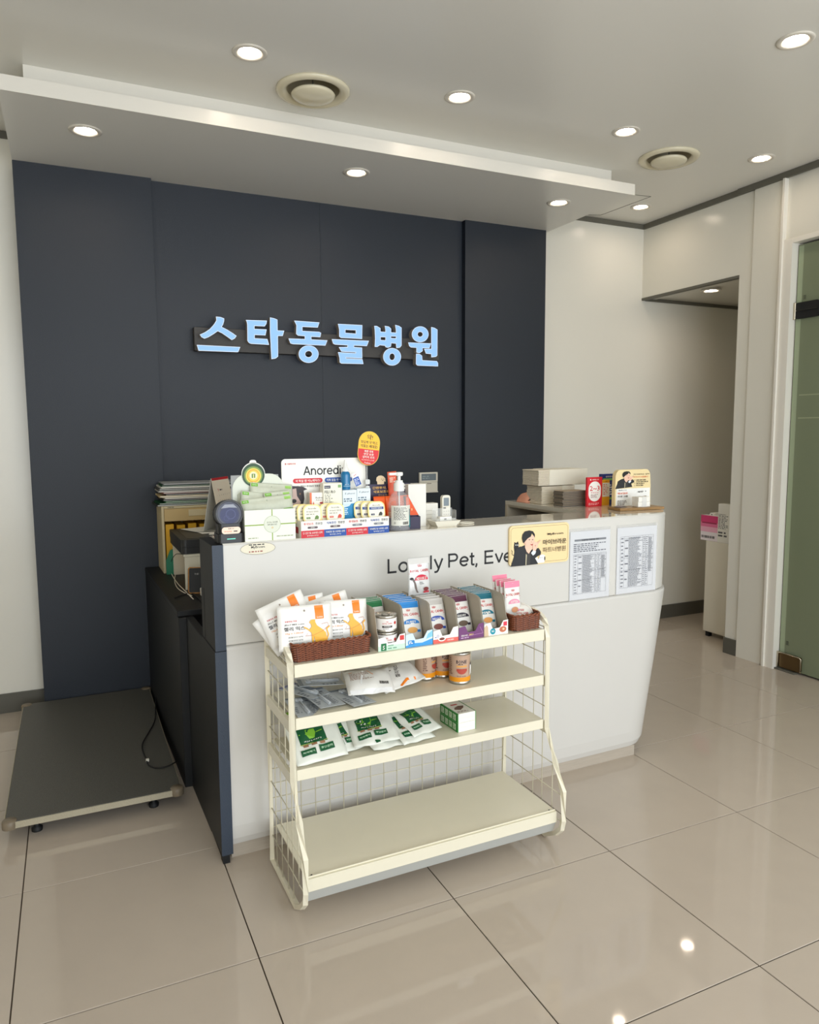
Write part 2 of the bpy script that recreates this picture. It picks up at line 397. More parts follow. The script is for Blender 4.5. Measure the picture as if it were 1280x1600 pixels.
def shrink(l, d):
    n = len(l); o = []
    ar = sum(l[i][0]*l[(i+1) % n][1]-l[(i+1) % n][0]*l[i][1] for i in range(n)); sg_ = 1 if ar > 0 else -1
    for i in range(n):
        p0, p1, p2 = Vector(l[i-1]), Vector(l[i]), Vector(l[(i+1) % n])
        e1 = (p1-p0).normalized(); e2 = (p2-p1).normalized(); n1 = Vector((-e1.y, e1.x))*sg_; n2 = Vector((-e2.y, e2.x))*sg_
        m = n1+n2; k = m.dot(n1)
        m = n1 if k < .3 else m/k
        o.append(tuple(p1+m*d))
    return o
def eA(cx, cy, rx, ry): return cA(ell(cx, cy, rx, ry, 28))
def eB(cx, cy, rx, ry): return cB(ell(cx, cy, rx, ry, 28))
LET = [
 [(cA([(240,62),(285,66),(322,80),(322,105),(312,140),(298,165),(345,188),(400,222),(447,255),(430,280),(398,297),(350,262),(300,228),(258,208),(215,238),(165,268),(125,283),(95,268),(78,242),(130,218),(180,185),(220,140),(244,100)]), []),
  (cA([(48,344),(484,366),(462,418),(66,403)]), [])],
 [(cA([(538,95),(750,102),(745,135),(728,160),(626,156),(626,185),(748,190),(735,250),(628,246),(628,278),(755,286),(772,345),(590,334),(570,325),(555,305),(553,140),(548,115)]), []),
  (cA([(780,70),(820,78),(855,92),(857,200),(923,203),(908,256),(860,256),(862,460),(840,480),(795,488),(790,400),(780,200)]), [])],
 [(cA([(1022,102),(1275,120),(1258,172),(1105,165),(1105,205),(1272,214),(1292,225),(1284,268),(1195,264),(1195,290),(1355,299),(1335,352),(1010,338),(985,330),(965,280),(1128,286),(1128,258),(1060,252),(1042,235),(1045,150)]), []),
  (eA(1167,437,100,88), [eA(1167,437,34,31)])],
 [(cB([(180,102),(424,115),(422,254),(210,243),(193,230),(193,160)]), [cB([(255,162),(255,192),(358,200),(358,167)])]),
  (cB([(118,255),(490,272),(470,325),(342,320),(342,334),(422,340),(424,450),(262,440),(262,446),(425,456),(436,505),(215,500),(198,488),(195,440),(180,385),(355,395),(357,388),(215,380),(188,335),(275,332),(275,318),(150,310),(132,300)]), [])],
 [(cB([(543,122),(570,124),(605,145),(607,180),(655,183),(655,160),(648,122),(690,130),(712,150),(712,187),(760,190),(760,165),(752,112),(790,122),(817,140),(817,320),(800,340),(765,345),(760,300),(715,296),(710,330),(680,342),(655,335),(652,322),(600,316),(575,333),(548,333),(552,250),(548,160)]),
   [cB([(608,235),(608,264),(655,266),(655,237)]), cB([(712,228),(712,244),(760,246),(760,230)])]),
  (eB(722,432,90,88), [eB(722,432,26,33)])],
 [(eB(1003,207,84,80), [eB(1003,207,25,24)]),
  (cB([(882,288),(1112,298),(1095,348),(1028,345),(1028,375),(995,397),(965,390),(965,342),(910,338),(893,325)]), []),
  (cB([(1113,134),(1145,142),(1176,160),(1174,420),(1160,432),(1115,438),(1112,405),(1060,400),(1042,352),(1114,352)]), []),
  (cB([(962,400),(1000,405),(1022,422),(1026,466),(1170,474),(1182,495),(1182,528),(975,520),(960,505)]), [])]]
fr_l = lambda u, v, h: (u, (YL-YBAR)+h, v)
fr_m = lambda u, v, h: (u, -h, v)
for L in LET:
    mb = MB(); fc = MB()
    for out, hl in L:
        mb.prism(out, -.0005, YBAR-YL-.001, m_edge, lambda u, v, h: (u, (YL-YBAR)+(YBAR-YL-.001)-h-.0, v), hl, side=m_side) if 0 else mb.prism(out, 0.001, YBAR-YL, m_edge, fr_m, hl, side=m_side)
        fc.prism(shrink(out, .0028), YBAR-YL, YBAR-YL+.0012, m_face, fr_m, [shrink(h_, -.0028) for h_ in hl])
    lt = mb.build('letter', sg); fc.build('lit_face', lt)
# ------------------------------------------------------------------ glass door and its frame (right)
m_dgl = M('green_glass', (150, 160, 130), .25, trans=.35, ior=1.45, noise=.02, scale=3); m_chrome = M('chrome', (200, 190, 170), .12, metal=1.); m_frame = M('door_frame_white', (228, 224, 214), .3)
dr = tag(bpy.data.objects.new('door_1', None), kind='structure'); COL.objects.link(dr)
f = MB(); f.box(XR-.03, XR+.03, 1.168, 1.184, 0, 2.84, m_frame, c=.001); f.box(XR-.018, XR+.10, 1.112, 1.167, 0, 2.4995, m_frame); f.box(XR-.018, XR+.10, .18, 1.1115, 2.472, 2.50, m_frame); f.box(XR-.018, XR+.1, .12, .18, 0, 2.5, m_frame); f.build('frame', dr)
g = MB().box(XR+.030, XR+.042, .19, 1.106, .012, 2.462, m_dgl, c=.001).build('glass_pane', dr)
for z0, z1, nm in ((2.05, 2.14, 'hinge'), (.015, .105, 'floor_hinge')):
    h = MB(); mt = m_black if nm == 'hinge' else M('brushed_bronze', (120, 100, 70), .3, metal=.9)
    h.prism(rrect(.955, 1.098, z0, z1, .012), .0, .042, mt, lambda u, v, w_: (XR+.058-w_, u, v)); ho = h.build(nm, dr)
    MB().box(XR+.013, XR+.024, 1.098, 1.132, z0-.003, z1+.003, m_chrome, c=.002).build('plate', ho)
    if nm == 'floor_hinge':
        MB().tube([(XR+.013, 1.1, z0), (XR+.013, 1.1, z1-.006), (XR+.013, 1.09, z1), (XR+.013, .96, z1), (XR+.013, .952, z1-.008), (XR+.013, .952, z0)], .004, m_chrome, 6).build('rim', ho)
        MB().box(XR-.004, XR+.03, .98, 1.14, .0005, .009, m_trim, c=.001).build('floor_plate', ho)
    else:
        MB().box(XR+.011, XR+.0155, .96, 1.1, (z0+z1)/2-.0015, (z0+z1)/2+.0015, m_chrome).build('split_line', ho)
A = Art(lambda u, v, h: (XR+.030-h, u, v))
A.rect(1.073, .02, 1.104, 2.455, (150, 162, 134)); A.line([(1.06, px(1255, 617, 0, XR+.03).z), (.2, px(1255, 617, 0, XR+.03).z)], .006, (150, 158, 128)); A.line([(1.06, px(1255, 653, 0, XR+.03).z), (.2, px(1255, 653, 0, XR+.03).z)], .006, (150, 158, 128)); A.h += .0005  # pale upright strip paints the frame jamb seen through the glass
for z in (2.165, .165): A.line([(1.062, z-.012), (1.062, z+.012), (1.048, z+.012), (1.048, z-.012)], .002, (40, 44, 36)).line([(1.055, z-.01), (1.055, z+.01)], .003, (40, 44, 36))
A.build(dr, 'glass_marks_and_jamb_view')
# helvetica-like strokes for the large words
def arc(cx, cy, rx, ry, a0, a1, n=14): return [(cx+rx*math.cos(math.radians(a0+(a1-a0)*i/n)), cy+ry*math.sin(math.radians(a0+(a1-a0)*i/n))) for i in range(n+1)]
HV = {'L': (.72, [[(.07,1),(.07,0)],[(.0,.06),(.60,.06)]]), 'o': (.76, [arc(.34,.36,.28,.31,0,360,24)]), 'v': (.66, [[(.04,.72),(.31,.03)],[(.31,.03),(.58,.72)]]),
 'e': (.74, [arc(.34,.36,.28,.31,4,322,20),[(.08,.37),(.62,.37)]]), 'l': (.28, [[(.07,1),(.07,0)]]), 'y': (.66, [[(.04,.72),(.32,.03)],[(.60,.72),(.29,-.10),(.22,-.20),(.12,-.23),(.03,-.21)]]),
 'P': (.82, [[(.07,1),(.07,0)],[(.0,.94),(.42,.94)]+arc(.42,.705,.235,.235,80,-80,10)+[(.42,.47),(.07,.47)]]), 't': (.42, [[(.16,.94),(.16,.16),(.19,.07),(.26,.05),(.36,.06)],[(.0,.67),(.35,.67)]]),
 ',': (.34, [[(.09,.13),(.09,.0),(.03,-.16)]]), ' ': (.34, []), 'E': (.80, [[(.07,1),(.07,0)],[(.0,.94),(.66,.94)],[(.07,.53),(.62,.53)],[(.0,.06),(.68,.06)]]), 'r': (.42, [[(.07,.72),(.07,0)],[(.07,.42),(.11,.56),(.20,.64),(.36,.665)]]),
 'A': (.84, [[(.03,0),(.38,.97)],[(.38,.97),(.73,0)],[(.15,.32),(.61,.32)]]), 'n': (.72, [[(.07,.72),(.07,0)],[(.07,.42)]+arc(.31,.43,.22,.235,170,10,8)+[(.54,.36),(.54,0)]]), 'd': (.78, [arc(.32,.36,.26,.31,0,360,24),[(.60,1),(.60,0)]]),
 'i': (.28, [[(.07,.72),(.07,0)],[(.07,1.0),(.07,.88)]]), 'x': (.64, [[(.04,.72),(.56,0)],[(.56,.72),(.04,0)]])}
def helv(A, s_, x0, z0, cap, col, wt=.125, w=None, stop=None):
    tot = sum(HV[ch][0] for ch in s_)-.15; k = w/(tot*cap) if w else 1.; x = x0
    for ch in s_:
        for pl in HV[ch][1]: A.line([(x+p[0]*cap*k, z0+p[1]*cap) for p in pl], wt*cap, col); A.h -= A.step
        x += HV[ch][0]*cap*k
    A.up()
# ------------------------------------------------------------------ reception counter
CR = .0218; CO = Vector((0, .49, 0)); cz, sz_ = math.cos(CR), math.sin(CR)
def c2l(p): d = Vector(p)-CO; return Vector((d.x*cz+d.y*sz_, -d.x*sz_+d.y*cz, d.z))
def l2w(x, y, z=0): return Vector((CO.x+x*cz-y*sz_, CO.y+x*sz_+y*cz, z))
def cf(u, v, yl=0.): return c2l(hit(u, v, l2w(0, yl), (-sz_, cz, 0)))       # point on the front plane, counter frame
ZT = 1.068
ct = thing('reception_counter', 'white curved-end reception counter with navy left side and glossy top', 'counter', tuple(CO), CR)
m_cnt = M('counter_white', (206, 204, 198), .22, noise=.012, scale=3); m_cnt2 = M('counter_white_lower', (204, 202, 197), .24, noise=.012, scale=3)
m_top = M('counter_top', (214, 208, 192), .06, coat=.5); m_plinth = M('plinth_wood', (176, 166, 152), .5, noise=.12, scale=14, stretch=(1, 1, 12))
def foot(xm, ins, r, x0=.03, yb=.86, d=.225, t=.035):
    o = [(x0, ins)]
    for i in range(33):
        a = math.radians(-90+90*i/32); o.append((xm-r+r*math.cos(a), ins+r+r*math.sin(a)))
    o += [(xm, yb), (xm-t, yb), (xm-t, d), (x0, d)]
    return o
def loft(rings, mat, cap_top=None):
    mb = MB(); vs = []; n = len(rings[0][1])
    for z, r in rings: vs += [(p[0], p[1], z) for p in r]
    fs = [(j*n+i, j*n+(i+1) % n, (j+1)*n+(i+1) % n, (j+1)*n+i) for j in range(len(rings)-1) for i in range(n)]
    mb.add(vs, fs, mat)
    mb.prism(rings[-1][1], 0, 0, cap_top or mat, XY(rings[-1][0]), caps=(0, 1))
    return mb
XM = 2.035
lo = loft([(.045, foot(XM-.165, .022, .12)), (.052, foot(XM-.135, .010, .15)), (.075, foot(XM-.115, .002, .17)), (.12, foot(XM-.10, -.002, .19)), (.40, foot(XM-.045, -.003, .2)), (.722, foot(XM+.006, -.004, .2)), (.730, foot(XM+.006, -.001, .2)), (.733, foot(XM, .004, .2))], m_cnt2)
lo.build('lower_shell', ct)
upb = loft([(.7335, foot(XM-.008, .006, .2)), (.738, foot(XM-.004, .0, .2)), (1.062, foot(XM+.002, 0, .2)), (ZT-.001, foot(XM-.002, .004, .2))], m_cnt)
upb.build('upper_shell', ct)
tp = MB(); fo = foot(XM-.004, .006, .196, yb=.84)
top_poly = fo[:35]+[(1.655, .84), (1.655, .222), (.03, .222)]
tp.prism(top_poly, ZT-.018, ZT, m_top, XY()); tp.build('worktop', ct)
MB().box(.03, 1.80, .022, .04, .0, .045, m_plinth).box(1.785, 1.80, .04, .3, 0, .045, m_plinth).build('plinth', ct)
# return wing with an open dark niche
rtw = MB(); m_beige = M('laminate_beige', (196, 186, 166), .4)
rtw.box(1.655, 1.98, .225, .84, ZT-.022, ZT-.0185, m_beige); rtw.box(1.655, 1.98, .82, .84, 0.05, ZT-.0225, m_beige); rtw.box(1.655, 1.675, .225, .82, .05, .80, m_beige)
rtw.box(1.66, 1.67, .225, .82, ZT-.030, ZT-.0225, m_beige)
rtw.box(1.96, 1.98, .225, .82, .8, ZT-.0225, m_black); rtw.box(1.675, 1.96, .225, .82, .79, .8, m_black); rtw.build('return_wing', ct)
m_nav2 = M('navy_laminate', (50, 60, 74), .5, noise=.10, scale=300, bump=.3, bscale=300); m_dark = M('dark_laminate', (18, 20, 21), .5, noise=.1, scale=200)
e = MB(); e.box(-.006, .029, -.0035, .21, .722, ZT-.002, m_dark, c=.0015); e.box(-.008, .029, -.006, .21, .03, .7205, m_dark, c=.0015); ep_ = e.build('end_panel', ct)
e = MB(); e.box(-.006, .029, -.006, -.0036, .722, ZT-.002, m_nav2).box(-.008, .029, -.009, -.0061, .03, .7205, m_nav2); e.build('front_strip', ep_)
MB().box(-.004, .018, -.006, .03, 0, .0295, m_black).build('foot', ct)
MB().box(-.0065, -.0062, .15, .17, .1, .9, m_black).build('groove', ct)
# side desk behind the end panel
dk = MB(); dk.box(-.03, .50, .62, 1.70, .698, .722, m_dark, c=.002); dk.box(.03, .50, .23, .619, .55, .57, m_dark, c=.002); dk.build('desk_board', ct)
s_ = MB(); s_.box(-.028, .03, .60, 1.70, 0.0, .697, m_dark, c=.002); s_.build('side_panel', ct)
MB().box(.0, .03, .215, .595, 0.0, .70, m_dark, c=.002).build('inner_panel', ct)
MB().lathe([(.008, 0), (.008, .006), (0, .007)], m_chrome, 12, T=Matrix.Translation((.012, .60, .66)) @ Matrix.Rotation(PI/2, 4, 'X')).build('lock', ct)
# lettering on the front
A = Art(lambda u, v, h: (u, -h, v), base=.0006)
K = (22, 22, 24)
lx0 = cf(605.5, 890).x; lx1 = cf(800, 885).x
helv(A, 'Lovely Pet, Every', lx0, .9215, .0515, K, .145, w=(lx1-lx0)*1.114)
lt_ = A.build(ct, 'lettering'); lt_['kind'] = 'stuff'
# two printed price lists in clear pockets
for (bl, tr_), lb, sd in ((((888, 941), (954, 822)), 'left price list sheet taped to the counter front, text block above its table', 5), (((961, 931), (1027, 816)), 'right price list sheet taped to the counter front, table from top to bottom', 9)):
    b0, t0 = cf(*bl), cf(*tr_); W, H = t0.x-b0.x, t0.z-b0.z
    pl = l2w(b0.x, -.001, b0.z); o = thing('price_list', lb, 'paper', tuple(pl), CR, 'price lists on the counter front')
    MB().box(0, W, -.0015, 0, 0, H, M('clear_pocket', (226, 226, 224), .12, alpha=.25)).build('pocket', o)
    MB().box(.003, W-.003, -.002, -.0016, .006, H-.012, M('paper', (208, 210, 214), .6)).build('sheet', o)
    A = Art(lambda u, v, h: (u, -.002-h, v)); G = (112, 114, 122)
    x0, x1, y0 = .02, W-.022, .03; y1 = H-.05 if sd == 9 else H-.105
    if sd == 5:
        A.rect(x0+.004, H-.052, x1-.002, H-.044, (120, 124, 130)); A.text('동물병원 진료비용 게시', (x0+x1)/2, H-.048, .0085, (20, 20, 20), .01); A.micro(x0, H-.098, x1, H-.060, 5, seed=2, col=G)
    cols = [x0, x0+.022, x0+.045, x1-.06, x1-.045, x1-.028, x1]; 
    for x in cols: A.line([(x, y0), (x, y1)], .0006, G)
    nr = 26; dy = (y1-y0)/nr
    for r in (0, 9, 15, 25, 26): A.line([(x0, y0+r*dy), (x1, y0+r*dy)], .0007, G)
    for a_, b_, s2, fl in ((2, 3, 1, .38), (3, 4, 2, .2), (4, 5, 3, .2)): A.micro(cols[a_]+.002, y0+.003, cols[b_]-.002, y1-.004, 44 if a_ == 2 else 26, seed=sd+s2, fill=fl+.1, col=G)
    A.micro(cols[5]+.002, y0+.06, x1-.002, y1-.01, 30, seed=sd+7, col=G); A.micro(cols[0]+.004, y0, cols[1]-.004, y1, 14, seed=sd+4, fill=.25, col=G); A.micro(cols[1]+.003, y0+.02, cols[2]-.003, y1, 6, seed=sd+6, fill=.15, col=G)
    A.build(o)
# cream partner plaque
b0, t0 = cf(796, 886, -.010), cf(889.5, 816.5, -.010); W, H = t0.x-b0.x, t0.z-b0.z+.002
o = thing('partner_plaque', 'cream rounded plaque of a dark-haired man in a black suit, fixed to the counter front', 'sign', tuple(l2w(b0.x, -.001, b0.z)), CR)
m_cream = M('plaque_cream', (236, 212, 160), .35)
MB().prism(rrect(0, W, 0, H, .016), 0, .009, m_cream, XZ()).build('board', o)
def man(A, q, k=1.):
    BK, SK, HR = (34, 36, 40), (238, 196, 172), (28, 28, 30)
    A.poly([q(*p) for p in ((95,885),(120,800),(150,700),(165,590),(250,520),(345,480),(420,600),(440,850))], BK)
    A.poly([q(*p) for p in ((420,850),(400,600),(470,560),(560,540),(600,530),(645,600),(640,650),(560,700),(590,830))], BK)
    A.poly([q(*p) for p in ((350,470),(500,430),(500,520),(450,590),(420,640),(380,600),(350,520))], SK)
    A.poly([q(*p) for p in ((365,590),(420,640),(455,590),(440,850),(360,850))], (58, 56, 54))
    A.poly([q(*p) for p in ((365,640),(385,660),(375,850),(360,850))], (190, 180, 150))
    A.poly([q(*p) for p in ((345,330),(400,300),(515,300),(522,380),(510,450),(470,510),(430,520),(380,490),(350,430))], SK)
    A.poly([q(*p) for p in ((320,420),(345,405),(360,470),(335,460))], (225, 180, 158))
    A.poly([q(*p) for p in ((290,350),(300,280),(340,225),(420,205),(490,220),(525,280),(525,340),(500,300),(470,260),(450,320),(400,350),(355,400),(330,440),(310,430))], HR)
    for x in (425, 485): A.poly([q(*p) for p in ((x-20,378),(x,368),(x+16,375),(x,385))], (50, 36, 30))
    A.poly([q(*p) for p in ((440,455),(475,462),(500,440),(490,480),(462,485))], (180, 80, 76))
    A.poly([q(*p) for p in ((458,400),(470,425),(452,430))], (214, 160, 138))
    A.poly([q(*p) for p in ((492,420),(520,410),(560,420),(590,440),(580,500),(550,560),(530,600),(490,580),(485,500))], SK)
    A.poly([q(*p) for p in ((560,435),(625,380),(634,388),(580,460))], (226, 182, 160))
    A.poly([q(*p) for p in ((520,480),(545,470),(530,510))], (200, 140, 120))
    A.poly([q(*p) for p in ((455,625),(490,575),(548,590),(530,640),(490,672))], (220, 226, 232))
def qp(x, y): u = (x-75)/1095; t_ = 130-80*u; b_ = 890-120*u; return (u*W, (b_-y)/(b_-t_)*H)
A = Art(lambda u, v, h: (u, -.009-h, v))
rr = rrect(.006, W-.006, .008, H-.008, .014); A.line(rr+[rr[0]], .0009, (110, 70, 40))
A.poly([qp(*p) for p in ((150,520),(160,420),(190,440),(225,408),(240,470),(236,520),(270,500),(280,560),(200,620),(150,700),(160,600))], (24, 24, 26))
for x in (188, 222): A.disc(*qp(x, 478), .0022, .0028, (230, 230, 225), 10)
A.line([qp(*p) for p in ((108,575),(125,600),(118,640),(135,670),(160,665))], .0022, (24, 24, 26))
man(A, qp)
A.poly([qp(*p) for p in ((530,720),(560,700),(595,740),(620,660),(670,645),(715,670),(720,740),(695,800),(580,810))], (240, 240, 236))
A.disc(*qp(708, 722), .0028, .009, (24, 24, 26), 12); A.line([qp(620, 705), qp(640, 715)], .0012, K).line([qp(650, 700), qp(668, 712)], .0012, K)
A.text('MyBrown', *qp(905, 265), .0105, (40, 26, 20), .025, w=W*.27)
A.text('마이브라운', *qp(893, 405), .0205, (48, 30, 22), .02, w=W*.40, res=2); A.text('파트너병원', *qp(885, 545), .0205, (72, 46, 30), 0, w=W*.39, res=2)
A.build(o)
# oval sticker on the top edge
p0 = cf(403, 851); o = thing('oval_sticker', 'small clear oval sticker on the counter front edge under the bead box', 'sticker', tuple(l2w(p0.x, -.0006, ZT-.022)), CR)
A = Art(lambda u, v, h: (u, -h, v)); A.disc(0, 0, .058, .020, (224, 218, 196), 32).ring(0, 0, .058, .0012, (120, 112, 96), 32, ry=.020); A.text('MyBrown', 0, .004, .011, (30, 22, 18), .03).micro(-.03, -.013, .035, -.006, 1, (150, 70, 60), seed=4).micro(-.03, .010, .03, .016, 1, K, seed=5); A.build(o)
# ------------------------------------------------------------------ display rack
RO = Vector((.150, .150, 0)); RR = .012
rk = thing('display_rack', 'cream wire display rack with four shelves in front of the counter', 'rack', tuple(RO), RR)
m_rack = M('rack_cream', (224, 218, 197), .22, noise=.03, scale=8); m_wire = M('rack_wire', (206, 200, 178), .35)
RW, RD = .905, .285
prof = [(RD-.01, .012), (RD-.01, .79), (RD-.018, .798), (.10, .796), (.06, .790), (.03, .775), (.014, .755), (.008, .72), (.006, .40), (-.045, .295), (-.092, .21), (-.095, .11), (-.085, .075), (-.055, .045), (.0, .012)]
for sx in (0, 1):
    x = .0 if sx == 0 else RW
    sfm = MB().tube([(x, p[0], p[1]) for p in prof], .0105, m_rack, 4, True).build('side_frame', rk)
    g = MB(); xx = x+(.0 if sx == 0 else 0)
    def yfront(z):
        for a_, b_ in zip(prof[5:], prof[6:]):
            if b_[1] <= z <= a_[1]: t_ = (a_[1]-z)/(a_[1]-b_[1]+1e-9); return a_[0]+(b_[0]-a_[0])*t_
        return 0
    def zbot(y): return .02 if y > 0 else .05-y*1.5
    for y in (.215, .15, .085, .03, -.03):
        ztop = .79 if y > .05 else (.76 if y > .0 else .28)
        g.tube([(xx, y, zbot(y)), (xx, y, ztop)], .0018, m_wire, 5)
    for i in range(8):
        z = .10+i*.093; g.tube([(xx, yfront(z), z), (xx, RD-.012, z)], .0018, m_wire, 5)
    g.build('wire_grid', sfm)['kind'] = 'stuff'
    for z in (.742, .58, .42): MB().box(x-.006, x+.006, .01, RD-.015, z-.036, z-.002, m_rack, c=.001).build('bracket', sfm)
g = MB()
for i in range(1, 18): g.tube([(i*RW/18, RD-.016, .10), (i*RW/18, RD-.016, .80)], .0017, m_wire, 5)
for i in range(14): g.tube([(.0, RD-.0125, .125+i*.05), (RW, RD-.0125, .125+i*.05)], .0017, m_wire, 5)
g.build('back_grid', rk)['kind'] = 'stuff'
ZR = (.747, .586, .428)
for z, lip in zip(ZR, (.037, .034, .032)):
    b = MB(); b.box(.012, RW-.012, .012, RD-.02, z-.004, z, m_rack); b.box(.012, RW-.012, .010, .016, z-lip, z+.001, m_rack, c=.001); b.box(.012, RW-.012, .016, .03, z-lip, z-lip+.002, m_rack); b.build('shelf', rk)
b = MB(); b.box(.012, RW-.012, -.070, RD-.02, .130, .134, m_rack); b.box(.012, RW-.012, -.074, -.069, .096, .1345, m_rack, c=.001); b.box(.012, RW-.012, -.066, -.062, .134, .139, m_rack, c=.001); b.build('base_deck', rk)
m_kick = M('kick_grey', (178, 180, 176), .35)
MB().add([(.012, -.070, .0955), (RW-.012, -.070, .0955), (RW-.012, -.052, .055), (.012, -.052, .055), (.012, -.068, .0955), (RW-.012, -.068, .0955), (RW-.012, -.050, .055), (.012, -.050, .055)], [(3, 2, 1, 0), (4, 5, 6, 7), (0, 1, 5, 4), (2, 3, 7, 6), (1, 2, 6, 5), (3, 0, 4, 7)], m_kick).build('kick_plate', rk)
for x in (.03, RW-.03):
    MB().lathe([(.003, 0), (.003, .0015)], m_black, 8, T=Matrix.Translation((x, -.055, .134))).build('rivet', rk)
# ------------------------------------------------------------------ objects on and around the counter
CW = (236, 234, 226)
m_card = M('white_card', CW, .4); m_pap = M('paper_white', (232, 230, 222), .6)
XZf = lambda y: (lambda u, v, h: (u, y-h, v))
def on(name, label, cat, x, y, rz=0., z=ZT, group=None): return thing(name, label, cat, tuple(l2w(x, y, z)), CR+rz, group)
def boxp(name, o, x0, x1, y0, y1, z0, z1, mat, c=.001, T=None): return MB().box(x0, x1, y0, y1, z0, z1, mat, c=c, T=T).build(name, o)
RX = lambda d: Matrix.Rotation(math.radians(d), 4, 'X')
RY = lambda d: Matrix.Rotation(math.radians(d), 4, 'Y')
RZ = lambda d: Matrix.Rotation(math.radians(d), 4, 'Z')
TR = lambda x, y, z: Matrix.Translation((x, y, z))
# --- barcode scanner
c = cf(362, 848, .012); s = on('barcode_scanner', 'black barcode scanner with a round window and a cream sticker at the counter corner', 'scanner', c.x, .048)
m_sc = M('scanner_black', (20, 20, 22), .3); m_rim = M('scanner_rim', (72, 74, 78), .35)
b = MB(); b.prism(rrect(-.043, .043, -.036, .036, .014), 0, .030, m_sc, XY()); b.prism(rrect(-.039, .039, -.030, .030, .014), .03, .062, m_sc, XY()); b.build('base', s)
T = TR(0, .012, .090) @ RX(-6) @ RX(90)
MB().lathe([(.030, -.034), (.040, -.028), (.0455, -.01), (.046, .022), (.044, .028), (.036, .029)], m_sc, 36, T=T).build('head', s)
rim = MB().lathe([(.0455, .022), (.046, .030), (.0405, .034), (.0385, .030)], m_rim, 36, T=T, caps=False).build('rim', s)
MB().lathe([(.0385, .0295), (0, .0295)], M('scanner_window', (28, 32, 58), .12), 36, T=T, caps=False).build('window', rim)
A = Art(lambda u, v, h: (u, -.036-h, v)); A.poly(rrect(-.030, .030, .030, .052, .0095), (244, 216, 196)); A.text('MyBrown', 0, .0465, .0045, K, .03).text('마이브라운', -.010, .038, .005, (214, 110, 80), .02).micro(.008, .035, .026, .041, 1, K); A.build(s, 'sticker')
A = Art(lambda u, v, h: (u, -.036-h, v)); A.rect(-.014, .012, .013, .015, (120, 235, 210)); A.build(s, 'indicator_light')
A = Art(lambda u, v, h: tuple(T @ Vector((u, v, .0295+h)))); A.disc(0, -.004, .031, .028, (48, 54, 92), 24).ring(.004, -.002, .016, .002, (78, 84, 124), 20).ring(-.010, -.014, .009, .0015, (70, 76, 116), 16).poly([(-.026,.018),(-.014,.030),(.014,.030),(.026,.018),(.0,.020)], (150, 154, 166)); A.build(rim, 'lens_marks_and_reflection')  # grey-white crescent at the top is a window reflection painted in
# --- bead pouch box with header
c0, c1 = cf(383.5, 846, .01), cf(462.5, 842, .01); wB = c1.x-c0.x
s = on('bead_box', 'white carton with green cross lines and a round green header, full of bead pouches', 'box', c0.x, .012)
b = MB(); H = .102; m_bb2 = M('carton_white', (226, 228, 216), .3)
b.box(0, wB, 0, .0015, 0, H, m_bb2); b.box(0, .0015, .0015, .085, 0, H, m_bb2); b.box(wB-.0015, wB, .0015, .085, 0, H, m_bb2); b.box(.0015, wB-.0015, .0015, .085, 0, .002, m_bb2)
b.build('carton', s)
pts = [(-.016, .0)]+[(-.016, .16)]+ell(.034, .165, .05, .05, 8, 180, 90)+ell(wB-.06, .165, .05, .05, 8, 90, 0)+[(wB-.010, 0)]
MB().prism(pts[::-1], 0, .0015, M('header_card', (214, 218, 204), .4), lambda u, v, h: (u, .092-h, v)).build('back_card', s)
MB().box(-.020, wB-.028, .0925, .0935, .0, .212, M('grey_card', (150, 152, 150), .5)).build('rear_card', s)
hd = MB().prism(ell(.055, .214, .040, .040, 32)[::-1], 0, .0015, m_card, lambda u, v, h: (u, .090-h, v)).prism(rrect(.043, .066, .245, .262, .008), 0, .0015, m_card, lambda u, v, h: (u, .090-h, v)).build('round_header', s)
A = Art(XZf(.0885)); cx_, cy_ = .055, .212
A.disc(cx_, cy_, .0385, .0385, (38, 74, 42), 32).disc(cx_, cy_-.002, .031, .031, (120, 150, 70), 28).disc(cx_, cy_-.003, .026, .026, (228, 206, 84), 28).ring(cx_, cy_-.003, .0215, .003, (222, 160, 50), 28).disc(cx_, cy_-.002, .013, .013, (232, 228, 190), 20).rect(cx_-.006, cy_-.010, cx_+.006, cy_+.004, (90, 130, 70)).rect(cx_-.0015, cy_-.012, cx_+.0015, cy_+.002, (236, 224, 150)).disc(cx_, cy_-.030, .006, .006, CW, 14).rect(cx_-.003, cy_-.0312, cx_+.003, cy_-.0288, (40, 40, 40)).rect(cx_-.0012, cy_-.033, cx_+.0012, cy_-.027, (40, 40, 40))
A.build(hd)
A = Art(XZf(0)); GR = (132, 164, 44); m_ = wB/2+.006
A.rect(m_-.0016, .0, m_+.0016, H, GR).rect(0, .051, wB, .0545, GR).disc(m_, .053, .0285, .0285, (216, 220, 204), 36)
for k in range(40):
    a = 2*PI*k/40; A.line([(m_+.0275*math.cos(a), .053+.0275*math.sin(a)), (m_+.0275*math.cos(a+.09), .053+.0275*math.sin(a+.09))], .001, (96, 130, 40)); A.h -= A.step
A.up(); A.text('은나노 유산균', m_, .060, .0055, (90, 100, 80), .01, w=.036).text('세척 볼브 비즈', m_, .052, .0050, (90, 100, 80), .01, w=.032).ring(m_, .042, .003, .0012, (220, 180, 60), 12).micro(.01, .008, .06, .013, 1, (150, 160, 120), seed=1).micro(wB-.065, .010, wB-.006, .015, 1, (150, 160, 120), seed=2)
A.build(s)
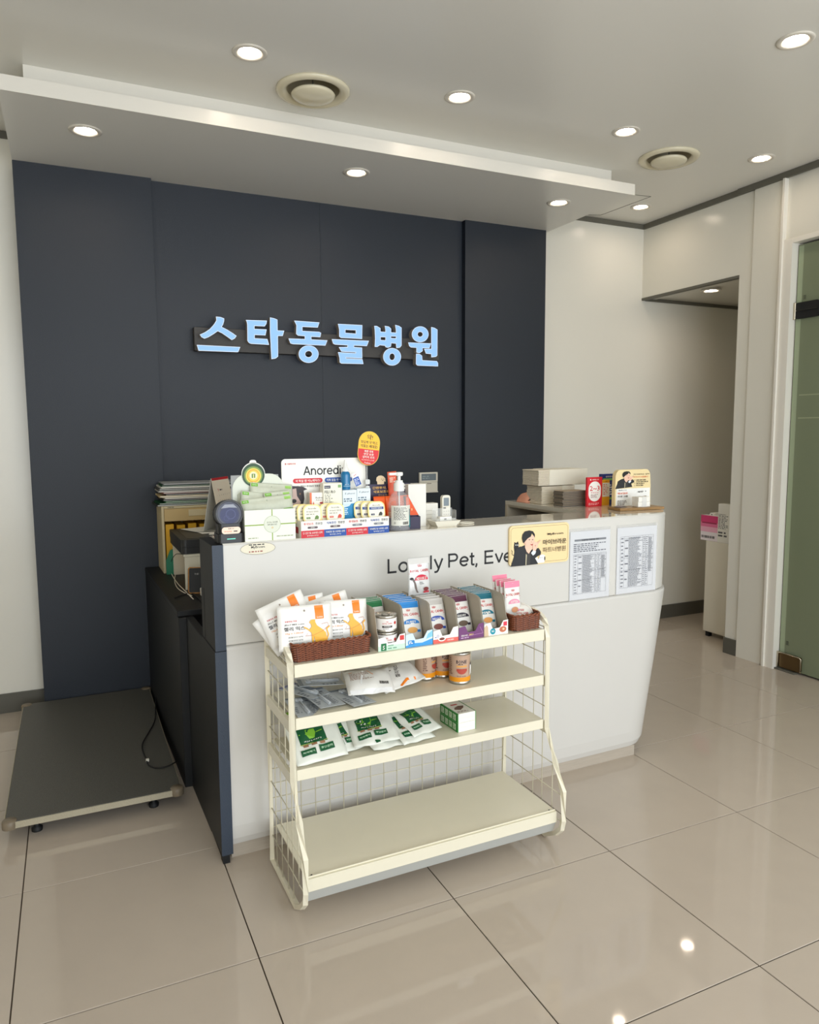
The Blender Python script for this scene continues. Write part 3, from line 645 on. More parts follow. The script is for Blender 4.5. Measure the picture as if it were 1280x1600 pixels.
# --- pouch builder
def bag(name, label, cat, w, h, t, loc, rot, mat, art=None, group=None, seed=1, parent=None, seal=.012, crump=.0, top=.0, ny=14, nx=12, loc_local=False):
    rg = random.Random(seed); ph = [rg.uniform(0, 6.28) for _ in range(6)]
    o = thing(name, label, cat, loc, 0, group); o.rotation_euler = rot
    def prof(u, v):
        a = max(0., 1-abs(2*u/w)**2.6)**.6; q = (v-seal)/(h-2*seal-top)
        bq = max(0., 1-abs(2*q-1)**3.2)**.6 if 0 < q < 1 else 0
        wr = crump*(math.sin(u*95+ph[0]+3*math.sin(v*40+ph[1]))+math.sin(v*80+ph[2]+2*math.sin(u*60+ph[3])))*.5
        return t/2*a*bq, wr
    def fr(u, v, hh=0):
        a, r = prof(u, v); return (u, -a-r-.0006-hh, v)
    def bk(u, v):
        a, r = prof(u, v); return (u, a*.8-r+.0006, v)
    vs = []; fs = []
    for side in (0, 1):
        for j in range(ny+1):
            for i in range(nx+1):
                u = -w/2+w*i/nx; v = h*j/ny; vs.append(fr(u, v) if side == 0 else bk(u, v))
    n = nx+1; B = (ny+1)*n
    for j in range(ny):
        for i in range(nx):
            q = [j*n+i, j*n+i+1, (j+1)*n+i+1, (j+1)*n+i]; fs.append(q); fs.append([B+x for x in q[::-1]])
    for i in range(nx): fs.append([i, B+i, B+i+1, i+1]); k = ny*n; fs.append([k+i+1, B+k+i+1, B+k+i, k+i])
    for j in range(ny): fs.append([(j+1)*n, B+(j+1)*n, B+j*n, j*n]); fs.append([j*n+nx, B+j*n+nx, B+(j+1)*n+nx, (j+1)*n+nx])
    MB().add(vs, fs, mat, True).build('film', o)
    if art:
        A = Art(lambda u, v, hh: fr(u, v, hh), step=.00025, base=.0006); art(A, w, h); A.build(o)
    return o
m_clear = M('clear_bag', (222, 226, 206), .18, trans=.25, noise=.12, scale=60)
m_film = M('white_film', (228, 226, 220), .25, bump=.35, bscale=40); m_film2 = M('silver_film', (206, 206, 204), .22, metal=.25, bump=.4, bscale=60)
def a_bead(A, w, h):
    G2 = (110, 178, 40)
    A.rect(-w/2+.004, h-.013, -w/2+.026, h-.003, G2, 3, 2); A.rect(w/2-.026, h-.016, w/2-.004, h-.006, (150, 196, 96), 3, 2)
    A.text('바이오', -w/2+.015, h-.008, .005, CW, .02); A.micro(-w/2+.01, .022, w/2-.02, .028, 1, (90, 130, 50), seed=int(w*1e4)); A.rect(w/2-.036, .020, w/2-.008, .028, G2, 4, 2)
    A.disc(0, h-.012, .002, .002, (150, 160, 140), 10)
c = cf(420, 796, .05)
for i, (dx, dy, dz, rl, w_, lb) in enumerate(((-.035, .078, .048, -3, .10, 'bead pouch at the back left of the white carton, green tag near its top'), (.018, .068, .060, 5, .135, 'topmost bead pouch, wide green-tagged strip right below the round header'), (-.012, .052, .030, 8, .15, 'middle bead pouch with a bright green square tag at its left'), (.040, .042, .034, -4, .085, 'bead pouch at the right end of the heap in the white carton'), (.000, .028, .018, -5, .16, 'front bead pouch of glittering beads just above the carton edge'))):
    p = l2w(c.x+dx, .012+dy, ZT+.062+dz-.012)
    bag('bead_pouch', lb, 'pouch', w_*1.08, .074, .014, tuple(p), (math.radians(-14), math.radians(rl), CR), m_clear, a_bead, 'bead pouches in the white carton', seed=i, crump=.0012)
# --- canned food tray with header
c0, c1 = cf(471, 842, .004), cf(608, 832.5, .004); TW = c1.x-c0.x; TX = c0.x
s = on('food_tray', 'long white tray of food tubs with red and blue front and tall dog header', 'display', TX, .004)
b = MB(); TH, TD = .057, .115
b.box(0, TW, 0, .0015, 0, TH, m_card); b.box(0, TW, TD-.0015, TD, 0, TH, m_card); b.box(0, .0015, .0015, TD-.0015, 0, TH, m_card); b.box(TW-.0015, TW, .0015, TD-.0015, 0, TH, m_card); b.box(.0015, TW-.0015, .0015, TD-.0015, .022, .024, m_card); b.build('tray', s)
hx0, hx1 = cf(439, 723, .125).x-TX, cf(570.5, 722, .125).x-TX
MB().prism(rrect(hx0, hx1, 0.0, .262, .014), 0, .002, m_card, lambda u, v, h: (u, TD+.0035-h, v)).build('header_card', s)
RED, BLU = (204, 34, 50), (22, 76, 160)
A = Art(XZf(0)); q = TW/4
for k in range(4):
    cc = RED if k % 2 == 0 else BLU
    A.rect(k*q, 0, (k+1)*q, .025, cc); A.h -= A.step
    A2 = ('투약보조', '식욕증진')[k % 2]
A.up()
for k in range(4):
    cc = RED if k % 2 == 0 else BLU; x = k*q+q/2
    A.text(('투약보조', '식욕증진')[k % 2], x-.014, .047, .0085, cc, .015, w=.034); A.text('전용캔', x+.022, .047, .0085, (60, 60, 66), .015, w=.024); A.poly(rrect(x-.018, x+.018, .031, .038, .0034), (96, 80, 86) if k < 2 else (120, 124, 134)); A.text('반려견', x, .0345, .0045, CW, .02)
    A.text(('간 건강 및 스트레스 완화', '식욕증진 및 스트레스 완화')[k % 2], x, .0165, .007, CW, .025, w=q*.86); A.text('밀크씨슬+L테아닌', x, .0075, .0042, CW, .01, w=q*.5)
A.build(s)
A = Art(lambda u, v, h: (-h, u, v)); A.poly(rrect(.03, .08, .012, .034, .004)[::-1], (190, 40, 50)); A.build(s, 'side_print')
A = Art(XZf(TD+.0015))
ax0 = cf(475, 742, .118).x-TX; ax1 = cf(541, 735, .118).x-TX
helv(A, 'Anoredix', ax0, .205, .031, (22, 22, 26), .15, w=ax1-ax0)
A.poly(rrect(hx0+.040, hx0+.148, .177, .1935, .008), RED); A.text('약 먹일 땐 아노레딕스!', hx0+.094, .185, .0095, CW, .03, w=.09)
A.poly(rrect(hx0+.156, hx0+.26, .177, .1935, .008), BLU); A.text('식욕 없을 땐 아노레딕스!', hx0+.208, .185, .0095, CW, .03, w=.09)
A.text('동물병원 전용', hx0+.036, .245, .006, RED, .03, w=.030).rect(hx0+.012, .242, hx0+.017, .248, (190, 120, 120)); A.text('아노레딕스 투약보조 전용캔', hx0+.095, .166, .007, (60, 50, 50), .01, w=.085); A.text('식욕증진 전용캔', hx0+.205, .166, .007, (50, 60, 90), .01, w=.06)
# dog's head, printed
dx = hx0+.046; D = (40, 32, 36); F0 = A.f; A.f = lambda u, v, h: F0(dx+(u-dx)*1.12, .128+(v-.125)*1.1, h)
A.poly([(dx-.036,.152),(dx-.022,.158),(dx-.010,.162),(dx+.012,.160),(dx+.026,.158),(dx+.040,.150),(dx+.028,.146),(dx+.030,.12),(dx+.024,.095),(dx-.020,.092),(dx-.026,.118),(dx-.030,.142)], D)
A.poly([(dx-.008,.152),(dx+.004,.154),(dx+.006,.130),(dx+.018,.110),(dx+.014,.094),(dx-.018,.094),(dx-.022,.114),(dx-.008,.128)], (196, 168, 158)).disc(dx-.004, .114, .0085, .0065, (16, 14, 16), 14).disc(dx-.014, .136, .003, .0035, (20, 16, 18), 10).disc(dx+.016, .136, .003, .0035, (120, 90, 70), 10)
A.build(s, 'header_print')
# tubs standing in the tray
m_tub = M('tub_cream', (240, 218, 140), .3)
def tub(cxp, czp, yo, band, lb, logo):
    p = cf(cxp, czp, .03); R_ = .0325
    o = thing('food_tub', lb, 'tub', tuple(l2w(p.x, .004+.02+yo, ZT+.043)), CR, 'small tubs standing in the tray'); o.rotation_euler = (math.radians(-8), 0, CR)
    fr_ = lambda u, v, h: (u, -h, v+R_+.002)
    b = MB(); b.prism(rrect(-R_*.86, R_*.86, -R_*.86, R_*.86, R_*.5, 6), -.016, -.002, m_tub, fr_); b.prism(rrect(-R_, R_, -R_, R_, R_*.62, 7), -.002, .0015, m_tub, fr_); b.build('cup', o)
    A = Art(lambda u, v, h: (u, -.0015-h, v+R_+.002)); A.poly(rrect(-R_*.88, R_*.88, -R_*.88, R_*.88, R_*.56, 6), (238, 234, 216))
    A.text('Anoredix', 0, .019, .005, K, .01, w=.03)
    if band: A.rect(-R_*.84, .004, R_*.84, .013, (40, 74, 140)).text('식욕증진 전용캔', 0, .0085, .005, CW, .02, w=.04)
    else: A.text('투약보조 전용캔', 0, .008, .005, (60, 60, 60), .01, w=.042).micro(-.022, -.003, .022, .002, 1, (140, 140, 130))
    A.rect(-.022, -.016, -.008, -.010, (40, 50, 90) if band else logo).text('300mg', -.015, -.013, .003, CW, .02).poly([(.006,-.018),(.010,-.008),(.016,-.004),(.022,-.010),(.020,-.018)], logo if not band else (50, 52, 46))
    A.build(o, 'lid_print')
ord3 = ('front', 'second', 'rear')
for i in (2, 1, 0):
    tub(488-7*i, 806, .0165*i, 0, ord3[i]+' tub of the left trio of tubs in the tray, green mark' if i else 'front tub of the left trio in the tray, plain cream lid with green mark', (96, 130, 60))
for i in (1, 0):
    tub(524-8*i, 805, .0165*i, 0, 'rear tub of the middle pair in the tray' if i else 'front tub of the middle pair in the tray, lid with a red shrimp mark', (206, 70, 50))
for i in (2, 1, 0):
    tub(588-8*i, 798, .0165*i, 1, ord3[i]+' tub of the right trio with blue lid band' if i else 'front tub of the right trio, blue band and dark dog mark on its lid', (50, 52, 46))
# medicine cartons behind the tubs
def carton(name, lb, x0p, x1p, topv, yl, dep, mat, artf, cat='box', z=.0245, group=None, lowv=None):
    a_ = cf(x0p, topv, yl); b_ = cf(x1p, topv, yl); W = b_.x-a_.x; H = a_.z-ZT-z
    o = on(name, lb, cat, a_.x, yl, 0, ZT+z, group); boxp('carton', o, 0, W, 0, dep, 0, H, mat)
    A = Art(XZf(0)); artf(A, W, H); A.build(o); return o
def a_or(A, W, H):
    A.rect(0, 0, .007, H, (226, 110, 70)).text('Rubenal', W*.6, H-.018, .006, (70, 70, 70), .01, w=W*.55).text('Advanced', W*.6, H-.026, .005, (90, 90, 90), .0, w=W*.55).rect(W*.55, H-.04, W, H-.033, (170, 60, 60)).poly([(0, .0), (W, .0), (W*.75, .022), (W*.3, .038), (0, .05)], (224, 96, 60)).poly([(W*.2,H-.03),(W*.28,H-.05),(W*.5,H-.065),(W*.3,H-.06),(W*.16,H-.04)], (214, 80, 60))
carton('medicine_carton', 'orange and white medicine carton behind the left tubs', 484, 512, 770, .072, .03, m_card, a_or)
def cat_fig(A, x, y, s_, col):
    A.poly([(x+a*s_, y+b*s_) for a, b in ((-.35,0),(.4,0),(.42,.4),(.25,.75),(.12,.95),(.16,1.25),(.05,1.18),(-.1,1.18),(-.2,1.27),(-.22,.98),(-.3,.8),(-.28,.4))], col)
def a_fe(A, W, H):
    A.rect(.004, H-.018, W*.38, H-.008, (30, 36, 70)).text('Natural', W*.2, H-.013, .004, CW, .02).text('FELURO', W*.36, H-.030, .0105, K, .02, w=W*.58).micro(.005, H-.08, W*.52, H-.038, 7, (150, 150, 140), seed=4).rect(W*.78, H-.016, W-.004, H-.006, (130, 170, 110)).poly([(W*.55, 0), (W, 0), (W, .045), (W*.8, .05)], (150, 176, 80)); cat_fig(A, W*.76, .036, .034, (66, 60, 54))
carton('supplement_carton', 'tall white supplement carton with a grey cat behind the middle tubs', 505, 534.5, 755.5, .064, .035, M('carton_cream', (230, 228, 210), .35), a_fe)
def a_bl(A, W, H):
    A.rect(0, 0, W, H*.62, (20, 134, 190)).poly([(0,H*.62),(W*.6,H*.62),(W*.45,H*.55),(0,H*.5)], (200, 220, 230)).text('Σ pherol', W*.5, H-.013, .007, (70, 70, 80), .01, w=W*.7).micro(.004, H*.66, W*.9, H*.78, 2, (90, 110, 130), seed=7).micro(.005, H*.30, W*.5, H*.5, 4, (200, 225, 240), seed=8); cat_fig(A, W*.78, .0, .022, (190, 170, 150))
for k, (a_, b_, tv, lb) in enumerate(((535.5, 557.5, 766, 'left one of two blue and white cartons, under the blue bottle'), (557.8, 579, 763.5, 'right one of two blue and white cartons, beside the dark treat box'))):
    carton('blue_carton', lb, a_, b_, tv, .070, .034, M('carton_ice', (214, 226, 232), .35), a_bl, group='blue and white cartons')
# blue bottle on the left blue carton
p = cf(540.5, 765, .088); s = on('ear_cleaner_bottle', 'blue squeeze bottle with white cone tip and hanging tag above the blue cartons', 'bottle', p.x, .090, 0, p.z+.0005)
MB().lathe([(.0165, 0), (.0175, .003), (.0175, .052), (.015, .060), (.009, .064), (.009, .066)], M('blue_plastic', (16, 110, 160), .15, coat=.4), 24).build('body', s)
MB().lathe([(.012, .064), (.0118, .074), (.0085, .076), (.0035, .103), (.0025, .105)], M('cap_white', (236, 236, 232), .35), 20).build('cone_cap', s)
A = Art(lambda u, v, h: ((.0176+h)*math.sin(u/.0176), -(.0176+h)*math.cos(u/.0176), v)); A.rect(-.014, .012, .014, .0135, (180, 215, 230), 6).text('EPIOTIC', 0, .018, .0035, (190, 220, 235), .02); A.build(s)
tg = MB().box(-.011, .011, -.0006, .0006, -.048, .0, M('tag_white', (230, 230, 228), .4), T=TR(.024, -.021, .058) @ RY(-22)).build('tag', s)
A = Art(lambda u, v, h: tuple(TR(.024, -.0217, .058) @ RY(-22) @ Vector((u, -h, v)))); A.rect(-.011, -.047, .011, -.016, (28, 80, 170)).micro(-.009, -.044, .009, -.02, 5, (200, 210, 235), seed=5).line([(-.006, -.010), (.006, -.006)], .0015, (200, 60, 60)); A.build(tg)
MB().tube([(.0, -.0, .066), (.012, -.016, .066), (.022, -.021, .056)], .0006, m_card, 4).build('string', s)
# --- sign paddle above the treat box
p0, p1 = cf(573.5, 727, .105), cf(578, 674, .105); tl = -8
PH = (p1-p0).length; s = on('sign_paddle', 'yellow and red oval paddle sign on a clear stick above the counter', 'sign', p0.x, .105, 0, ZT+.11)
Tp = TR(0, 0, p0.z-ZT-.11) @ RY(7); R_ = cf(593, 700, .105).x-cf(576.5, 700, .105).x
st = rrect(-R_, R_, 0, PH, R_-.0005, 10)
MB().prism(st, 0, .002, M('paddle_white', (230, 190, 60), .35), lambda u, v, h: tuple(Tp @ Vector((u, -h, v)))).build('board', s)
A = Art(lambda u, v, h: tuple(Tp @ Vector((u, -.002-h, v)))); ym = PH*.47
A.poly([p for p in rrect(-R_+.0015, R_-.0015, .0015, PH-.0015, R_-.002, 10) if p[1] < ym]+[(R_-.0015, ym), (-R_+.0015, ym)] if 0 else [(-R_+.0015, ym)]+ell(0, R_, R_-.0015, R_-.0015, 16, 180, 360)+[(R_-.0015, ym)], (214, 36, 42))
A.poly([(R_-.0015, ym)]+ell(0, PH-R_, R_-.0015, R_-.0015, 16, 0, 180)+[(-R_+.0015, ym)], (246, 190, 44))
A.text('약!', .000, PH*.83, .019, K, .03, w=.024).text('맛있게 약 먹고,', 0, PH*.67, .0115, K, .03, w=.066).text('약효는 제대로!', 0, PH*.56, .0115, K, .03, w=.066)
for k, tx in enumerate(('·빠른 회복', '·영양 보충', '·알러지 프리')): A.text(tx, 0, PH*(.41-.085*k), .0085, CW, .03, w=.036+.006*k)
A.text('ALWAYS LOVE', 0, PH*.155, .005, (250, 200, 190), .01, w=.05).text('PetLine', 0, PH*.07, .006, CW, .03, w=.024); A.build(s)
ch = MB(); ch.tube([(0, .001, .0), (0, .001, p0.z-ZT-.11+.004)], .0022, M('clear_stick', (220, 224, 228), .1, trans=.7), 8); ch.build('stick', s)
for k, (z_, r_) in enumerate(((.018, .0085), (.042, .0075), (.064, .0085))):
    MB().prism(rrect(-r_, r_, z_-r_, z_+r_*1.1, r_*.5), 0, .002, M('charm', (206, 208, 204), .3), XZ(-.003)).build('charm', s)
# --- dark treat box with orange pouches
a_, b_, top = cf(579, 757, .11), cf(640, 757, .11), cf(590, 757, .11).z-ZT; W = b_.x-a_.x+.012
s = on('treat_box', 'dark purple and orange treat display box behind the pump bottle, puppy on its header', 'display', a_.x, .105)
m_pur = M('box_purple', (44, 36, 66), .4); m_or = M('box_orange', (226, 84, 26), .35)
b = MB(); b.prism([(0, 0), (.082, 0), (.082, .06), (0, .045)], 0, .002, m_pur, lambda u, v, h: (W-h, u-.06, v))
b.box(0, W, .022, .024, 0, top, m_pur); b.box(0, W, -.06, -.058, 0, .045, m_pur); b.box(0, .002, -.058, .022, 0, .055, m_pur); b.build('carton', s)
A = Art(XZf(.022)); A.text('간편투약, 치즈처럼', W*.42, top-.014, .010, (240, 190, 90), .02, w=W*.66).text('약효보조용 간식팩', W*.42, top-.028, .010, (240, 190, 90), .02, w=W*.62).text('Drug Additive', W*.42, top-.041, .006, (220, 170, 90), .0, w=W*.38).rect(W*.84, top-.010, W*.95, top-.004, CW).rect(W*.84, top-.022, W*.92, top-.014, CW); A.build(s)
MB().prism([(x*.022+W*.28, top-.001+y*.030) for x, y in ((-.6,0),(-.62,.35),(-.8,.45),(-.72,.85),(-.35,1.05),(.1,1.08),(.5,.98),(.85,.7),(.9,.3),(.62,.35),(.6,0))][::-1], 0, .0012, M('puppy_cream', (226, 206, 170), .5), XZ(.022)).build('puppy_header', s)
A = Art(XZf(.0206)); 
for x, y in ((.15, .6), (.55, .6)): A.disc(x*.022+W*.28, top+y*.030, .0013, .0015, K, 8)
A.disc(.35*.022+W*.28, top+.45*.03, .002, .0015, K, 8); A.build(s, 'puppy_face')
for k in range(3):
    o2 = bag('treat_pouch', ('left orange treat pouch inside the dark box', 'middle orange treat pouch inside the dark box', 'orange treat pouch behind the pump bottle in the dark box')[k], 'pouch', .046, .118, .012, tuple(l2w(a_.x+.024+k*.047, .075, ZT+.004)), (math.radians(-6), 0, CR), M('pouch_orange', (232, 92, 28), .3, bump=.3, bscale=50), lambda A, w, h: A.micro(-w/2+.006, .03, w/2-.006, .06, 4, (250, 200, 120), seed=3), 'orange treat pouches')
p = cf(613, 737, .12); bag('treat_tube', 'coral tube pouch sticking up behind the pump bottle head', 'pouch', .036, .125, .010, tuple(l2w(p.x+.004, .119, p.z-.124)), (math.radians(2), math.radians(-4), CR), M('pouch_coral', (230, 96, 62), .35), lambda A, w, h: A.micro(-.012, h-.04, .012, h-.02, 3, (250, 220, 200), seed=2))
# right-hand wedge face of the treat box
wx0, wx1 = cf(640, 800, .06), cf(655, 800, .06)
s = on('treat_wedge', 'small orange and purple wedge carton just right of the pump bottle', 'box', wx0.x-.012, .064); wW = wx1.x-wx0.x+.012
MB().prism([(0, 0), (wW, 0), (wW, .048), (.010, .118), (0, .118)], 0, .028, m_pur, lambda u, v, h: (u, .028-h, v)).build('carton', s)
A = Art(XZf(0)); A.poly([(0, .050), (wW, .048), (.010, .117), (0, .117)], (226, 84, 26)).text('PetPower', wW*.6, .010, .004, CW, .02, w=wW*.6).disc(.012, .03, .004, .006, CW, 10).disc(wW*.45, .07, .002, .005, (250, 200, 150), 8); A.build(s)
# --- pump bottle
p = cf(625.5, 827, .036); s = on('pump_bottle', 'clear hand gel pump bottle with white label and teal strip', 'bottle', p.x, .044)
r_ = (cf(640.5, 800, .044).x-cf(610.5, 800, .044).x)/2
m_pl = M('clear_plastic', (236, 240, 240), .08, alpha=.20); zt_ = cf(625, 790, .044).z-ZT
MB().lathe([(r_*.9, 0), (r_, .004), (r_, .098), (r_*.93, .115), (r_*.72, .130), (r_*.45, .139), (r_*.42, .146)], m_pl, 40).build('bottle', s)
MB().lathe([(r_*.86, .003), (r_*.94, .006), (r_*.94, .080), (0, .080)], M('gel', (214, 220, 222), .1, alpha=.12), 32, caps=False).build('gel', s)
A = Art(lambda u, v, h: ((r_+h)*math.sin(u/r_), -(r_+h)*math.cos(u/r_), v), base=.0008)
A.rect(-r_*1.25, .020, r_*1.05, .092, (222, 222, 212), 18).rect(r_*.72, .012, r_*1.25, .078, (20, 140, 146), 6).micro(-r_*.95, .040, r_*.5, .086, 11, (90, 90, 86), seed=12).barcode(-r_*.1, .024, r_*.5, .034).text('유', -r_*.85, .030, .009, (60, 60, 60), .0); A.build(s, 'label')
m_pw = M('pump_white', (238, 238, 234), .35)
pm = MB(); pm.lathe([(r_*.50, .142), (r_*.50, .168), (r_*.36, .174), (r_*.36, .180)], m_pw, 28); pm.lathe([(.006, .18), (.006, .196)], m_pw, 14); pm.build('collar', s)
MB().lathe([(.012, .196), (.015, .200), (.014, .209), (.0, .210)], m_pw, 20).box(-.040, .0, -.006, .006, .199, .208, m_pw, c=.002).build('pump_head', s)
MB().tube([(0, 0, .142), (.002, 0, .01)], .003, M('dip_tube', (225, 228, 228), .3), 8).build('dip_tube', s)
# --- white box, business card holder, remote, small box, charger ring
p0, p1 = cf(638, 757, .10), cf(666, 757, .10); s = on('white_box', 'plain tall white carton right of the treat box', 'box', p0.x, .10); boxp('carton', s, 0, p1.x-p0.x, 0, .055, 0, p0.z-ZT, m_pap)
p0, p1 = cf(666, 787, .165), cf(684.5, 787, .165); s = on('small_box', 'low white carton with lined side behind the clear card holder', 'box', p0.x, .165); boxp('carton', s, 0, p1.x-p0.x, 0, .04, 0, p0.z-ZT, m_pap)
A = Art(XZf(0)); [A.line([(0, z_), (p1.x-p0.x, z_)], .001, (150, 146, 136)) for z_ in (.02, .035, .05)]; A.build(s)
p0, p1 = cf(673, 815, .075), cf(713, 813, .075); W = p1.x-p0.x; s = on('card_holder', 'clear card holder on a white boat-shaped tray in front of the remote', 'holder', p0.x+W/2, .075)
m_pc = M('tray_plastic', (226, 222, 208), .3)
mb = MB(); mb.add([(-W*.36, -.028, 0), (W*.36, -.028, 0), (W*.36, .03, 0), (-W*.36, .03, 0), (-W*.5, -.036, .022), (W*.5, -.036, .022), (W*.5, .036, .022), (-W*.5, .036, .022), (-W*.44, -.030, .022), (W*.44, -.030, .022), (W*.44, .03, .022), (-W*.44, .03, .022), (-W*.34, -.024, .004), (W*.34, -.024, .004), (W*.34, .024, .004), (-W*.34, .024, .004)], [(3, 2, 1, 0), (0, 1, 5, 4), (1, 2, 6, 5), (2, 3, 7, 6), (3, 0, 4, 7), (4, 5, 9, 8), (5, 6, 10, 9), (6, 7, 11, 10), (7, 4, 8, 11), (8, 9, 13, 12), (9, 10, 14, 13), (10, 11, 15, 14), (11, 8, 12, 15), (12, 13, 14, 15)], m_pc); mb.build('tray', s)
m_ac = M('acrylic', (236, 238, 236), .05, alpha=.2)
mb = MB(); mb.box(-W*.38, W*.38, .010, .0125, .006, .066, m_ac); mb.box(-W*.38, W*.38, -.020, -.0175, .006, .030, m_ac); mb.box(-W*.40, -W*.38, -.020, .0125, .006, .06, m_ac); mb.box(W*.38, W*.40, -.020, .0125, .006, .06, m_ac); mb.build('clear_pocket', s)
boxp('card_block', s, -W*.22, W*.24, -.016, .006, .0045, .036, m_card); A = Art(XZf(-.016)); A.rect(-.006, .024, .004, .030, K); A.build(s)
p = cf(696, 810, .17); p1 = cf(696, 773.5, .17); wr = cf(702.5, 790, .17).x-cf(690, 790, .17).x
s = on('remote_control', 'white remote control with grey screen standing behind the card holder', 'remote', p.x, .17); hr = p1.z-ZT
MB().prism(rrect(-wr/2, wr/2, 0, hr, wr*.3), 0, .016, m_pc, XZ(.008)).build('body', s)
A = Art(XZf(-.008)); A.rect(-wr*.33, hr-.042, wr*.33, hr-.010, (120, 132, 140)).rect(-wr*.36, hr-.053, -wr*.05, hr-.047, (50, 50, 50)); 
for i in range(3):
    for j in range(3): A.disc((i-1)*wr*.28, hr-.063-j*.012, .003, .0022, (170, 166, 156), 8); A.h -= A.step
A.build(s)
p = cf(729, 817, .09); s = on('charging_pad', 'thin white coiled cable ring lying flat right of the card holder', 'cable', p.x, .09); MB().tube([(.030*math.cos(a*PI/12), .022*math.sin(a*PI/12), .0032) for a in range(24)], .0028, m_pc, 6, True).tube([(-.030, 0, .0032), (-.045, -.01, .0032), (-.055, -.004, .0032)], .002, m_pc, 6).build('coil', s)
# --- air conditioner panel on the navy wall
q0, q1 = px(656, 738.5, 1, 2.222), px(684.5, 769, 1, 2.222); s = thing('wall_thermostat', 'cream wall thermostat with grey screen on the navy wall', 'thermostat', (q0.x, 2.2398, q1.z)); W = q1.x-q0.x; H = q0.z-q1.z
MB().box(0, W, -.016, 0, H*.52, H, m_pc, c=.002).build('upper_body', s); MB().box(W*.30 if 0 else 0, W, -.014, 0, .004, H*.515, m_pc, c=.002).box(W*.28, W*1.01, -.018, -.0145, 0, .006, m_pc).build('flap', s)
A = Art(XZf(-.016)); A.rect(W*.1, H*.60, W*.9, H*.93, (112, 124, 132)).micro(W*.15, H*.66, W*.7, H*.85, 2, (150, 165, 170)); A.build(s, 'screen'); A = Art(XZf(-.014)); A.rect(W*.4, H*.43, W*.65, H*.46, (120, 110, 96)); A.build(s, 'logo_mark')
# --- return wing: towels, cloth, card stacks, leaflets, stand, board
m_tow = M('towel_paper', (222, 212, 192), .8, noise=.06, scale=30, bump=.6, bscale=90)
def bundle(lb, u0, u1, vb, vt, yw, dep, z0w=None, bl=.0, br=1.):
    a_, b_ = px(u0, vb, 1, yw), px(u1, vb, 1, yw); zt2 = px(u0, vt, 1, yw).z; zb2 = z0w
    o = thing('paper_towel_bundle', lb, 'paper towels', (a_.x, yw, zb2), .0, 'paper towel bundles'); W = b_.x-a_.x; H = zt2-zb2; n = 12; ns = []
    rg = random.Random(int(u0)); mb = MB()
    for k in range(n):
        z0_ = H*k/n; j = rg.uniform(-.0015, .0015); mb.box(j, W+j, rg.uniform(-.001, .001), dep, z0_+.0003, z0_+H/n-.0003, m_tow, c=.0016)
    s2 = mb.build('sheets', o); s2['kind'] = 'stuff'
    MB().box(W*bl-.0012, W*br+.0012, -.0026, dep+.001, -.0, H+.0015, M('towel_wrap', (228, 222, 204), .5, bump=.4, bscale=40), c=.002).build('paper_band', o)
    return H
yw = 1.10
zl = ZT+.0005; zmid = px(850, 760, 1, yw).z
bundle('lower paper towel bundle on the counter wing', 846.5, 897, 787, 760.5, yw, .13, zl, .62, 1.)
bundle('upper paper towel bundle resting on the other one', 841.5, 917, 760, 735, yw-.005, .14, zmid+.003, .22, 1.)
p0, p1 = px(817, 784, 1, 1.24), px(847, 784, 1, 1.24)
o = thing('pink_cloth', 'folded pink cloth with dark straps left of the towel bundles', 'cloth', ((p0.x+p1.x)/2, 1.25, ZT)); vs = []; fs = []; n = 16; m = 8; WW = (p1.x-p0.x)/2+.006
for i in range(n+1):
    for j in range(m+1):
        u = i/n*2-1; v = j/m*2-1; h_ = .052*max(0, 1-abs(u)**2.2)**.6*max(0, 1-abs(v)**3)**.5*(1+.16*math.sin(7*u+2*v)+.1*math.sin(13*v)); vs.append((u*WW, v*.05, h_+.001))
for i in range(n):
    for j in range(m): k = i*(m+1)+j; fs.append((k, k+m+1, k+m+2, k+1))
MB().add(vs, fs, M('pink_fabric', (226, 160, 132), .8, noise=.1, scale=60), True).build('fabric', o)
MB().tube([(-WW*.8, -.052, .012), (-WW*.4, -.05, .026), (0, -.054, .018), (WW*.35, -.05, .028), (WW*.6, -.05, .008)], .0022, m_black, 6).build('strap', o)
m_cs = M('card_brown', (150, 132, 108), .6, noise=.15, scale=60); m_cs2 = M('card_grey', (112, 106, 98), .6, noise=.15, scale=60)
a_, b_ = px(880, 790, 1, .96), px(917, 790, 1, .96); W = b_.x-a_.x; zt2 = px(895, 767, 1, .96).z; nn = 9; hh = (zt2-ZT)/nn; rg = random.Random(3); cd0 = None
for k in range(nn):
    o = thing('leaflet_pack', ('bottom', 'second lowest', 'third lowest', 'fourth lowest', 'middle', 'fourth highest', 'third highest', 'second highest', 'top')[k]+' pack of the brown leaflet pile left of the red card', 'leaflets', (a_.x+rg.uniform(-.003, .003), .96+rg.uniform(-.003, .003), ZT+.0003+k*hh), rg.uniform(-.04, .04), 'brown leaflet packs in a pile')
    if cd0 is None: cd0 = MB().box(0, W, 0, .075, 0, hh*.62, m_cs2, c=.001).box(.001, W-.001, .001, .074, hh*.62, hh*.95, m_cs, c=.001).build('leaflets', o).data
    else: link('leaflets', cd0, o)
def standup(name, lb, u0, u1, vt, yw, mat, artf, dep=.03, zz=ZT, cat='leaflet', tilt=0, rz=0, shape=None, vb=None):
    a_, b_ = px(u0, vt, 1, yw), px(u1, vt, 1, yw); W = b_.x-a_.x; H = a_.z-zz
    o = thing(name, lb, cat, (a_.x, yw, zz), rz); 
    if shape: MB().prism(shape(W, H), 0, dep, mat, lambda u, v, h: (u, dep-h, v)).build('body', o)
    else: boxp('body', o, 0, W, 0, dep, 0, H, mat, .0008)
    A = Art(XZf(0)); artf(A, W, H); A.build(o); return o
RD2 = (206, 30, 46)
